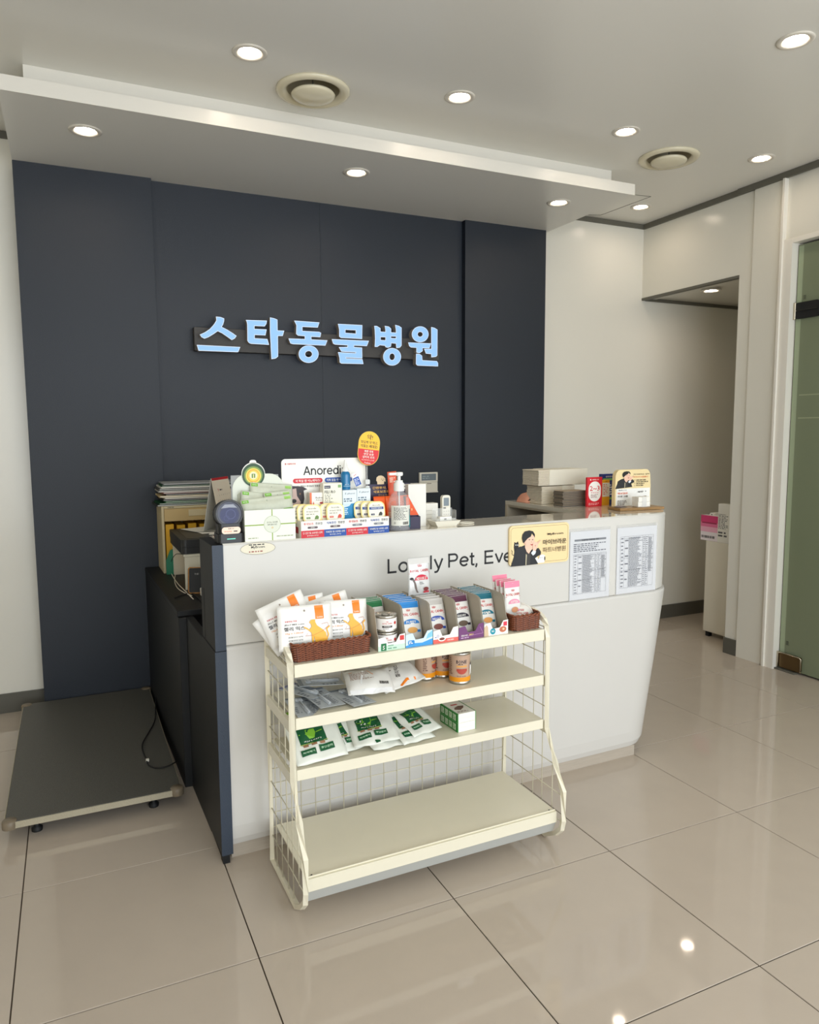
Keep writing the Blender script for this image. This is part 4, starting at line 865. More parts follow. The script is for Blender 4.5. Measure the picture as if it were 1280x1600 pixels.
def a_red(A, W, H):
    A.text('세레니아', W*.55, H-.012, .006, CW, .02, w=W*.45).disc(W*.22, H-.012, .0035, .0035, CW, 12); A.poly(rrect(W*.09, W*.91, .024, H-.020, W*.40, 8), (240, 236, 230)); A.text('2~3', W*.5, H*.62, .024, RD2, .03, w=W*.66).text('주 투약으로', W*.5, H*.47, .006, RD2, .02, w=W*.5).micro(W*.25, .040, W*.75, H*.42, 4, (150, 110, 110), seed=2).micro(W*.1, .006, W*.9, .018, 2, (240, 170, 170), seed=6)
standup('red_card', 'red leaflet stand with 2~3 in a white oval on the counter wing', 918, 941.5, 746, .905, M('card_red', RD2, .4), a_red, .012)
def a_blu(A, W, H): A.text('심장케어', W*.45, H-.012, .008, CW, .02, w=W*.5).rect(0, H-.030, W, H-.020, (110, 170, 90)).rect(0, .025, W, .036, (120, 170, 80)).micro(W*.2, .045, W*.95, .1, 5, (220, 225, 240), seed=3)
standup('blue_box', 'dark blue box with green bands behind the yellow leaflet', 942.5, 963, 741, .945, M('box_blue', (24, 44, 120), .4), a_blu, .03, cat='box')
def a_yel(A, W, H): A.rect(0, H*.34, W, H-.014, (226, 226, 216)).micro(W*.1, H*.4, W*.85, H*.85, 7, (200, 120, 90), seed=3).text('관절', W*.5, H-.007, .006, (150, 60, 20), .01)
standup('yellow_leaflet', 'narrow yellow and white leaflet between the red card and the blue box', 941.8, 953, 750, .925, M('card_yellow', (226, 164, 30), .4), a_yel, .010)
def a_stand(A, W, H):
    A.poly([(W*.02, 0), (W*.98, 0), (W*.98, H*.50), (W*.04, H*.50)], (238, 238, 234))
    def q2(x, y): return ((x-75)/1095*W*1.05-W*.02, H*.5+(885-y)/680*H*.46)
    man(A, q2); A.text('마이브라운 협력', W*.72, H*.87, .006, (60, 50, 40), .01, w=W*.44).text('우리아이 보험찾기', W*.70, H*.80, .007, (220, 110, 60), .02, w=W*.42); [A.ring(W*.53, H*z_, .0035, .0008, (120, 110, 90), 10) for z_ in (.72, .64, .57)]; A.micro(W*.58, H*.55, W*.92, H*.74, 4, (110, 100, 80), seed=5)
    A.text('MyBrown', W*.20, H*.46, .005, K, .02, w=W*.22).text('펫보험료', W*.2, H*.38, .009, (220, 100, 60), .03, w=W*.28).text('프로그램', W*.2, H*.30, .009, (50, 40, 36), .03, w=W*.28).micro(W*.06, H*.06, W*.34, H*.2, 4, (130, 120, 110), seed=6).text('혜택!', W*.7, H*.4, .008, K, .02, w=W*.16).micro(W*.78, H*.1, W*.94, H*.3, 4, (130, 120, 110), seed=8)
    A.disc(W*.78, H*.41, .009, .006, (238, 238, 234), 14).disc(W*.76, H*.41, .003, .0025, K, 8).disc(W*.84, H*.41, .003, .0025, K, 8)
standup('leaflet_stand', 'cream rounded-top stand of a man in black above white leaflets', 962, 1017.5, 734.5, .80, M('stand_cream', (234, 214, 164), .4), a_stand, .022, shape=lambda W, H: [(.0, 0), (W, 0)]+[(W, H*.5)]+ell(W-.030, H-.030, .026, .03, 6, 0, 90)+ell(.030, H-.03, .028, .03, 6, 90, 180)+[(.0, H*.5)], cat='stand')
# wooden board, card pile, dark cards
m_wood = M('board_wood', (150, 116, 72), .35, noise=.25, scale=20, stretch=(2, 20, 20))
pa, pb = px(953, 796.5, 2, ZT+.0), px(1038, 796, 2, ZT); o = thing('wooden_board', 'thin brown wooden board lying at the rounded counter end', 'board', (1.795, .675, ZT+.0004), -.10); boxp('board', o, 0, .235, 0, .095, 0, .012, m_wood, .0012)
for k in range(2):
    q = thing('name_card_pack', ('lower', 'upper')[k]+' pack of the white name card pile on the wooden board', 'cards', (1.905+.002*k, .684, ZT+.0128+k*.0225), -.06+.05*k, 'white name card packs'); boxp('cards', q, 0, .066, 0, .045, 0, .022, m_card, .001)
    MB().box(.02, .045, -.0008, .0458, -.0002, .0222, M('band_clear', (214, 214, 210), .2)).build('band', q)
q = thing('dark_card_set', 'few dark cards fanned on the left end of the wooden board', 'cards', (1.822, .700, ZT+.0128), .3)
for k in range(3): MB().box(0, .05, 0, .034, .0012*k, .0012*k+.001, m_cs2 if k < 2 else M('card_mauve', (120, 100, 104), .4), T=RZ(8*k)).build('card', q)
# ------------------------------------------------------------------ left side desk
DZ = .7225
m_fb = M('cabinet_beige', (196, 182, 146), .5); m_yl = M('folder_yellow', (222, 168, 30), .5)
s = thing('file_cabinet', 'beige desktop file cabinet with yellow contents at the far left desk end', 'cabinet', (.004, 1.965, DZ))
mb = MB(); mb.box(0, .012, 0, .225, 0, .338, m_fb, c=.001); mb.box(.36, .372, 0, .225, 0, .338, m_fb, c=.001); mb.box(.0125, .3595, 0, .225, .326, .338, m_fb, c=.001); mb.box(.0125, .3595, 0, .225, 0, .01, m_fb); mb.box(.0125, .3595, .215, .225, .0105, .3255, m_fb); mb.build('body', s)
MB().box(.013, .359, -.004, .002, .262, .325, M('drawer_tan', (186, 160, 108), .5), c=.001).build('flap', s); MB().box(.13, .26, -.007, -.0042, .285, .318, m_fb, c=.001).build('grip', s)
A = Art(XZf(0)); A.barcode(.03, .329, .06, .335); A.build(s, 'name_mark')
for k in range(5):
    q = thing('yellow_folder', 'yellow folder upright in the beige cabinet, '+('leftmost', 'second from left', 'third from left', 'fourth from left', 'rightmost')[k]+' of five', 'folder', (.022+.055*k, 1.975, DZ+.0105), 0, 'yellow folders in the beige cabinet'); boxp('cover', q, 0, .040, 0, .20, 0, .235-.006*(k % 2), m_yl)
# folders pile on the cabinet
cols = [(52, 54, 54), (30, 90, 54), (52, 130, 60), (44, 44, 48), (210, 204, 190), (224, 206, 160), (36, 38, 40), (196, 140, 130), (204, 202, 196), (60, 62, 62), (216, 214, 206), (30, 86, 50), (160, 164, 166)]
z_ = DZ+.3385; rg = random.Random(5); hts = .118/13
nm = ('lowest', 'second lowest', 'third lowest', 'fourth', 'fifth', 'sixth', 'middle', 'eighth', 'ninth', 'tenth', 'eleventh', 'second highest', 'topmost')
cn = ('dark grey', 'dark green', 'bright green', 'black', 'off-white', 'buff', 'black', 'pinkish', 'pale', 'charcoal', 'white', 'deep green', 'light grey')
for k, c_ in enumerate(cols):
    x = rg.uniform(-.012, .022)-(.03 if k in (0, 1, 8) else 0); w_ = .36+rg.uniform(-.02, .03); h_ = hts*rg.uniform(.55, .9)
    q = thing('paper_folder', cn[k]+' folder of papers, '+nm[k]+' in the pile on the beige cabinet', 'folder', (x+.004, 1.955+rg.uniform(0, .012), z_), rg.uniform(-.03, .03), 'folders piled on the beige cabinet')
    mt = M('folder', c_, .5); MB().box(0, w_, 0, .21, 0, .0012, mt).box(0, w_, 0, .21, h_-.0012, h_, mt).box(0, w_, .208, .21, .0013, h_-.0013, mt).build('cover', q); MB().box(.006, w_-.008, .004, .2, .0014, h_-.0014, m_pap).build('papers', q); z_ += hts*.985
# cream shelf box with printer on it
m_cs3 = M('shelf_cream', (206, 202, 184), .4)
s = thing('desk_shelf', 'cream low desk shelf with open left side carrying the black printer', 'shelf', (.045, 1.50, DZ))
mb = MB(); mb.box(0, .30, 0, .012, 0, .1499, m_cs3, c=.001); mb.build('end_panel', s); MB().box(0, .30, .40, .412, 0, .1499, m_cs3, c=.001).build('end_panel', s); MB().box(-.004, .31, -.002, .414, .15, .1625, m_cs3, c=.001).build('top', s); MB().box(.29, .30, .0125, .3995, 0, .1498, m_cs3).build('side', s)
q = thing('yellow_file', 'yellow file block stored inside the cream desk shelf', 'file', (.10, 1.56, DZ)); boxp('cover', q, 0, .17, 0, .33, 0, .135, m_yl)
q = thing('green_folder', 'green folder leaning between the beige cabinet and the desk shelf', 'folder', (.012, 1.925, DZ), -.1); MB().prism([(0, 0), (.05, 0), (.12, .0), (.12, .15), (.07, .15), (.02, .12), (0, .07)], 0, .006, M('folder_green', (14, 120, 84), .45), lambda u, v, h: (u, h, v)).build('cover', q)
q = thing('printer', 'black low printer on the cream desk shelf', 'printer', (.034, 1.495, DZ+.1635)); m_pr = M('printer_black', (30, 31, 32), .4, noise=.1, scale=200)
mb = MB(); mb.prism(rrect(0, .40, 0, .43, .02), 0, .030, m_pr, XY()); mb.prism(rrect(-.002, .402, -.002, .432, .022), .031, .064, m_pr, XY()); mb.build('body', q); MB().prism(rrect(.03, .37, .03, .40, .02), .0642, .0652, M('printer_lid', (48, 49, 50), .35), XY()).build('lid', q)
for k, (x, y, r) in enumerate(((.15, 1.66, .15), (.17, 1.60, -.25), (.13, 1.72, .35))):
    q = thing('loose_sheet', ('lowest loose paper sheet on the printer', 'middle loose paper sheet on the printer, turned a little', 'top loose paper sheet on the printer, sticking out to the back left')[k], 'paper', (x, y, DZ+.2290+k*.0016), r, 'loose sheets on the printer'); MB().box(0, .21, 0, .15, 0, .0008, m_pap).build('sheet', q)
# desk calendar
th = math.radians(55); q = thing('desk_calendar', 'standing white desk calendar with a red top strip on the printer', 'calendar', (.205, 1.695, DZ+.2345)); L_, S_, H_ = .19, .048, .252
T = RZ(55)
def leaf(sg_, mat, t=.002): 
    return MB().add([tuple(T @ Vector(p)) for p in ((0, sg_*S_, 0), (L_, sg_*S_, 0), (L_, sg_*.001, H_), (0, sg_*.001, H_), (0, sg_*(S_-t), 0), (L_, sg_*(S_-t), 0), (L_, 0, H_-.004), (0, 0, H_-.004))], [(0, 1, 2, 3), (7, 6, 5, 4), (0, 4, 5, 1), (1, 5, 6, 2), (3, 2, 6, 7), (0, 3, 7, 4)], mat)
leaf(-1, M('calendar_page', (226, 216, 196), .5)).build('page', q); leaf(1, M('calendar_back', (206, 206, 200), .6)).build('back_leaf', q); MB().box(0, L_, -S_+.002, S_-.002, 0, .0015, M('calendar_back', (150, 150, 144), .6), T=T).build('foot', q)
sl = Vector((0, S_-.001, H_)).normalized(); nn_ = Vector((0, -H_, S_)).normalized()
A = Art(lambda u, v, h: tuple(T @ (Vector((u, -S_, 0))+sl*v+nn_*h))); SL = math.hypot(S_, H_)
A.rect(.002, SL-.012, L_-.002, SL, (180, 40, 46)); A.text('9', .05, SL-.06, .016, (196, 50, 50), .03).micro(.065, SL-.065, .11, SL-.055, 1, K)
for r in range(5):
    for k in range(7): A.text(str(1+(r*7+k) % 30), .03+k*.022, SL-.085-r*.027, .007, (190, 60, 60) if k == 0 else (90, 90, 90), .01); A.h -= A.step
A.build(q)
# phone and cables
q = thing('smartphone', 'phone in a gold-edged case leaning on the desk shelf', 'phone', (.040, 1.395, DZ+.006)); q.rotation_euler = (math.radians(-14), math.radians(4), 0)
MB().prism(rrect(0, .075, 0, .115, .010), 0, .009, M('gold_edge', (206, 150, 90), .25, metal=.8), XZ(.009)).build('case', q); A = Art(XZf(0)); A.poly(rrect(.004, .071, .004, .111, .007), (34, 36, 38)).text('9:41', .036, .085, .008, (190, 190, 190), .0); A.build(q, 'screen')
q = thing('charging_plug', 'white plug and cable end on the desk below the phone', 'plug', (.085, 1.33, DZ+.001)); MB().box(0, .03, 0, .03, 0, .035, m_pc, c=.004).build('plug', q)
for nm_, lb, pts, r_, mt in (('white_cable', 'pale thin cable curling over the desk edge by the phone', [tuple(px(u, v, 2, .7255)) for u, v in ((264, 888), (270, 900), (278, 912), (287, 921), (296, 930), (302, 936))], .0022, m_pc),
    ('bent_cable', 'second pale cable bending outward beside the first on the side desk', [tuple(px(u, v, 2, .7255)) for u, v in ((274, 898), (273, 908), (277, 918), (286, 925), (300, 931))], .0020, m_pc),
    ('black_cable', 'black cable lying across the side desk top toward the navy end panel', [tuple(px(273, 934, 2, .7258)), tuple(px(284, 930, 2, .7262)), tuple(px(297, 927, 2, .7266)), tuple(px(306, 931, 2, .7266)), (.075, 1.15, .7262)], .003, m_black),
    ('loop_cable', 'black cable looping in front of the yellow files', [tuple(px(u, v, 0, .036)) for u, v in ((285, 866), (275, 866), (268, 876), (265, 890), (270, 904), (274, 912))], .0016, m_black)):
    o = thing(nm_, lb, 'cable', pts[0]); P0 = Vector(pts[0])
    def cr(P, n=6):
        out = []
        for i in range(len(P)-1):
            a, b, c, d = (Vector(P[max(i-1, 0)]), Vector(P[i]), Vector(P[i+1]), Vector(P[min(i+2, len(P)-1)]))
            for k in range(n): t = k/n; out.append(.5*((2*b)+(c-a)*t+(2*a-5*b+4*c-d)*t*t+(3*b-a-3*c+d)*t**3))
        return out+[Vector(P[-1])]
    MB().tube([p-P0 for p in cr(pts)], r_, mt, 6).build('cord', o)
# ------------------------------------------------------------------ weighing platform
s = thing('weighing_platform', 'low dark speckled animal weighing platform on the floor by the navy wall', 'scale', (-.672, .93, 0))
m_pl8 = M('platform_mat', (84, 83, 77), .5, noise=.6, scale=300, bump=.6, bscale=350); m_alu = M('platform_edge', (176, 168, 146), .4, metal=.5, noise=.3, scale=300, bump=.4, bscale=300)
MB().box(.004, .596, .004, 1.256, .052, .076, m_pl8, c=.001).build('plate', s); e_ = MB()
for b_ in ((.0, .60, 0, .0035), (.0, .60, 1.2565, 1.26), (0, .0035, .0036, 1.2564), (.5965, .60, .0036, 1.2564)): e_.box(b_[0], b_[1], b_[2], b_[3], .051, .0745, m_alu, c=.0008)
e_.build('edge_trim', s)
for x, y in ((.018, .016), (.582, .016), (.018, 1.24), (.582, 1.24)):
    o2 = MB().lathe([(.024, .050), (.025, .056), (.025, .074), (.022, .079), (.0, .080)], M('corner_cap', (120, 108, 90), .4, noise=.2, scale=50), 20, c=(x, y, 0)).build('corner_cap', s)
    MB().lathe([(.006, -.004), (.006, -.0015), (0, -.001)], m_chrome, 12, T=TR(x, y-.0245, .063) @ RX(90)).build('screw', o2)
for x, y in ((.10, .06), (.50, .06), (.10, 1.2), (.50, 1.2)): MB().lathe([(.018, 0), (.019, .012), (.011, .018), (.007, .028), (.007, .0515)], m_black, 18, c=(x, y, 0)).build('foot', s)
pts = [px(u, v, 2, .081) for u, v in ((243, 1082), (243, 1110), (241, 1128), (232, 1145), (222, 1165), (228, 1185), (233, 1196), (246, 1200), (262, 1197), (276, 1190))]
o = thing('scale_cable', 'thin black cable looping over the weighing platform', 'cable', tuple(pts[0])); MB().tube([p-pts[0] for p in cr(pts, 5)], .0028, m_black, 6).build('cord', o); MB().box(-.006, .006, -.006, .006, -.004, .006, m_pc, T=TR(*(px(230.5, 1188, 2, .082)-pts[0]))).build('tie', o)
# ------------------------------------------------------------------ side passage cabinet
q0 = px(1101, 993, 2, .03); s = thing('passage_cabinet', 'tall white cabinet in the side passage behind the pillar', 'cabinet', (3.57, 1.50, 0)); m_wc = M('cabinet_white', (222, 216, 200), .35)
boxp('body', s, 0, .40, 0, .345, .035, .668, m_wc, .002); [MB().box(x, x+.03, y, y+.03, 0, .0345, m_black).build('foot', s) for x in (.01, .36) for y in (.01, .30)]; MB().box(-.0025, -.0, .006, .339, .04, .662, m_wc, c=.001).build('door', s)
YZf = lambda x: (lambda u, v, h: (x-h, -u, v))
def side_pack(nm_, lb, u0, u1, vt, x, artf, mat, z0, dep=.05, cat='box'):
    a_, b_ = px(u0, vt, 0, x), px(u1, vt, 0, x); o = thing(nm_, lb, cat, (x, a_.y, z0)); W = a_.y-b_.y; H = a_.z-z0
    MB().box(0, dep, -W, 0, 0, H, mat, c=.001).build('pack', o); A = Art(lambda u, v, h: (-h, -u, v)); artf(A, W, H); A.build(o)
def a_pk(A, W, H): A.rect(0, H*.72, W, H, (206, 50, 110)).rect(0, H*.55, W, H*.72, (222, 110, 150)).rect(0, H*.35, W, H*.55, (232, 170, 192)).rect(.01, H*.68, W-.01, H*.73, (150, 30, 70)).barcode(.008, H*.1, W*.85, H*.2)
side_pack('pink_pack', 'pink and white pack with barcode on the passage cabinet', 1096, 1122.5, 804, 3.575, a_pk, M('pack_white', (232, 222, 226), .4), .669)
def a_wp(A, W, H): A.micro(.006, H*.35, W*.9, H*.75, 10, (120, 120, 120), seed=4).micro(.006, H*.14, W*.8, H*.3, 2, (90, 90, 90), seed=5)
side_pack('white_pack', 'white printed pack standing behind the pillar on the passage cabinet', 1123, 1142, 787, 3.572, a_wp, m_pap, .669)
p = px(1116, 797, 0, 3.64); o = thing('paper_roll', 'small rolled paper lying behind the pink pack', 'roll', (3.64, p.y, .6695)); MB().lathe([(.020, 0), (.020, .09)], m_pap, 20, T=TR(-.02, 0, .17) @ RY(90)).build('roll', o); MB().lathe([(.010, -.001), (.010, .0)], M('core', (100, 90, 80), .6), 14, T=TR(-.02, 0, .17) @ RY(90)).build('core', o); boxp('support_box', o, -.025, .06, -.05, .05, 0, .149, m_pap)
# ------------------------------------------------------------------ wicker baskets on the rack
m_wk = M('wicker', (124, 66, 38), .45, noise=.35, scale=90, bump=.3, bscale=200); m_wk2 = M('wicker_dark', (70, 36, 24), .5, noise=.3, scale=90)
RZ1 = .747
def rk_l(p): d = Vector(p)-RO; c_, s_ = math.cos(RR), math.sin(RR); return Vector((d.x*c_+d.y*s_, -d.x*s_+d.y*c_, d.z))
def rk_w(x, y, z=0): c_, s_ = math.cos(RR), math.sin(RR); return Vector((RO.x+x*c_-y*s_, RO.y+x*s_+y*c_, z))
def basket(lb, x, y, W, D, H, z):
    o = thing('wicker_basket', lb, 'basket', tuple(rk_w(x, y, z)), RR, 'wicker baskets'); r = .018
    per = []
    raw = rrect(0, W, 0, D, r, 4)
    L = []
    for a, b in zip(raw, raw[1:]+raw[:1]):
        n = max(1, int(math.hypot(b[0]-a[0], b[1]-a[1])/.005)); L += [(a[0]+(b[0]-a[0])*i/n, a[1]+(b[1]-a[1])*i/n) for i in range(n)]
    N = len(L); N -= N % 2; L = L[:N]; cx_, cy_ = W/2, D/2
    def off(i, d):
        a, b = L[i-1], L[(i+1) % N]; tx, ty = b[0]-a[0], b[1]-a[1]; l = math.hypot(tx, ty) or 1; return (L[i][0]+ty/l*d, L[i][1]-tx/l*d)
    rows = int(H/.0034); mb = MB()
    for k in range(rows):
        z_ = .0025+k*.0034; pts = []
        for i in range(N):
            q_ = off(i, .0022*math.cos(PI*(i/2)+(k % 2)*PI)); fl = 1-.03*(1-z_/H); pts.append((cx_+(q_[0]-cx_)*fl, cy_+(q_[1]-cy_)*fl, z_+.0004*math.sin(i*1.3)))
        mb.tube(pts, .0019, m_wk, 4, True)
    w_ = mb.build('weave', o); w_['kind'] = 'stuff'
    mb = MB()
    for i in range(0, N, 5): q_ = off(i, 0); mb.tube([(cx_+(q_[0]-cx_)*.97, cy_+(q_[1]-cy_)*.97, 0), (q_[0], q_[1], H)], .002, m_wk2, 4)
    st_ = mb.build('stakes', o); st_['kind'] = 'stuff'
    mb = MB()
    for ph in (0, PI): mb.tube([(L[i][0], L[i][1]+.0, H+.002) if 0 else (off(i, .003*math.cos(i*.9+ph))[0], off(i, .003*math.cos(i*.9+ph))[1], H+.002+.003*math.sin(i*.9+ph)) for i in range(N)], .0028, m_wk, 5, True)
    mb.build('rim', o)
    MB().box(.004, W-.004, .004, D-.004, .001, .004, m_wk2).build('bottom', o)
    inn = MB(); inn.prism([(p[0]*(1-.012/W)+.006, p[1]*(1-.012/D)+.006) for p in raw], .004, H-.004, m_wk2, XY(), [[(p[0]*(1-.018/W)+.009, p[1]*(1-.018/D)+.009) for p in raw]]); inn.build('lining', o)
    return o
b0 = rk_l(px(452, 1036, 2, RZ1)); b1 = rk_l(px(577, 1019, 2, RZ1))
basket('large wicker basket of jelly bags at the left end of the rack', .014, .030, b1.x-.014+.006, .150, .050, RZ1+.0005)
c0 = rk_l(px(803, 995, 1, .185)); c1 = rk_l(px(843, 989, 1, .185))
basket('small wicker basket at the right end of the rack', RW-.125, .028, .112, .160, .050, RZ1+.0005)
# jelly bags
OR = (236, 128, 30); YC = (238, 176, 60)
def a_jelly(A, w, h):
    A.rect(w*.18, h-.044, w*.34, h-.004, OR, 5, 6).text('Lovme', w*.265, h-.038, .0055, CW, .02, w=w*.11)
    A.disc(-.002, h-.016, .003, .003, (150, 140, 130), 12)
    A.text('동물병원 전용', -w*.27, h*.66, .005, (200, 60, 70), .02, w=w*.22).text('JELLY MIX n.one', -w*.21, h*.58, .0055, K, .02, w=w*.36).text('젤리 믹스', -w*.21, h*.49, .0115, (40, 34, 34), .03, w=w*.38).text('15g x 1.5kcal', -w*.22, h*.385, .0055, (232, 150, 70), .02, w=w*.32)
    for k in range(3): A.text('관절건강 간식', -w*.2, h*(.30-.075*k), .004, (70, 70, 70), .01, w=w*.26)
    A.poly([(w*x_, h*y_) for x_, y_ in ((.06,.60),(.10,.66),(.17,.66),(.17,.60),(.20,.52),(.30,.42),(.36,.34),(.38,.2),(.36,.13),(.16,.12),(.14,.28),(.13,.12),(.10,.12),(.09,.36),(.03,.47),(-.04,.52),(-.05,.50),(.04,.42),(.10,.50),(.09,.56))], YC)
    A.line([(w*.37, h*.15), (w*.41, h*.28), (w*.38, h*.42), (w*.44, h*.48)], .0035, YC)
    A.line([(w*x_, h*y_) for x_, y_ in ((.28,.54),(.40,.56),(.42,.48),(.30,.38),(.12,.30),(-.02,.30),(.02,.36))], .0008, (180, 70, 50))
JB = [((479, 1003), 'front left jelly treat bag in the large basket, facing forward', (-10, 1, 0), .0, .168, .130),
      ((540, 989), 'front right jelly treat bag in the large basket, partly behind the left one', (-12, 2, 0), .022, .150, .128),
      ((448, 1002), 'jelly treat bag leaning left out of the large basket', (-14, -20, 0), .045, .150, .130),
      ((461, 985), 'jelly treat bag tilted right behind the front left bag, orange corner up', (-12, -34, 0), .058, .130, .128),
      ((524, 984), 'jelly treat bag rising behind the front right bag', (-12, -12, 0), .070, .145, .130),
      ((478, 985), 'rearmost jelly treat bag against the back of the basket', (-8, -6, 0), .088, .15, .130)]
for i, ((u, v), lb, (rx, ry, rz_), dy, w_, h_) in enumerate(JB):
    yy = .052+dy; p = rk_l(hit(u, v, rk_w(0, yy), (-math.sin(RR), math.cos(RR), 0)))
    if i == 2: p.x += .028
    bag('jelly_bag', lb, 'bag', w_, h_, .012, tuple(rk_w(p.x, yy, RZ1+.032+(.006 if i > 2 else .022 if i == 2 else 0))), (math.radians(rx), math.radians(ry), RR), m_film, a_jelly, 'jelly treat bags in the large basket', seed=20+i, crump=.0012)
# five display cartons on the top shelf
m_grey = M('carton_inside', (176, 168, 152), .55)
RC = (196, 50, 50)
def crown(A, x, y, s_, col):
    for k in range(5): a = (k-2)*.5; A.line([(x+a*s_*.7, y), (x+a*s_, y+s_*(1-.12*abs(k-2)))], s_*.22, col); A.disc(x+a*s_*1.04, y+s_*(1.18-.12*abs(k-2)), s_*.14, s_*.14, col, 6); A.h -= 2*A.step
    A.up()
def a_pouch(top, arcc, kib, txt):
    def f(A, w, h):
        A.rect(-w/2+.002, h-.022, w/2-.002, h-.001, top, 4, 3)
        crown(A, 0, h*.74, .006, RC); A.text('ROYAL CANIN', 0, h*.66, .009, RC, .02, w=w*.84).line([(-w/2+.002, h*.60), (w/2-.002, h*.60)], .0012, RC)
        A.poly(ell(w*.06, h*.42, w*.36, h*.12, 14, 0, 180), arcc).text(txt, w*.06, h*.465, .008, CW, .02, w=w*.42)
        A.disc(w*.08, h*.26, w*.22, h*.075, kib, 14).micro(-w*.3, h*.04, w*.3, h*.12, 2, (150, 150, 150), seed=3); A.rect(w*.28, h*.20, w*.42, h*.26, arcc)
    return f
edges = [590.5, 633.5, 676.5, 716.5, 756.0, 794.0]; yf_ = .026
xs = [rk_l(hit(u, 1030-u*.045 if 0 else v, rk_w(0, yf_), (-math.sin(RR), math.cos(RR), 0))).x for u, v in zip(edges, (1021, 1014, 1007, 1001, 996, 992))]
BX = [('green and white display carton holding two stacked cans', (236, 238, 232), 'S', ((24, 110, 60), (24, 110, 60), (214, 190, 150), 'mini'), 4),
      ('pale blue display carton of blue-topped pouches', (206, 228, 242), 'B', ((40, 130, 200), (40, 120, 190), (220, 160, 80), 'PUPPY'), 6),
      ('white and coral display carton of grey pouches under the standing pouch', (238, 234, 230), 'R', ((190, 186, 180), (40, 70, 160), (120, 60, 50), 'INDOOR'), 5),
      ('purple display carton of plum and orange pouches', (112, 62, 112), 'P', ((84, 36, 62), (34, 28, 44), (90, 70, 50), 'SENSORY'), 7),
      ('white display carton with teal disc, holding teal-striped pouches', (238, 236, 230), 'T', ((20, 100, 116), (16, 110, 130), (214, 150, 80), 'HAIR'), 8)]
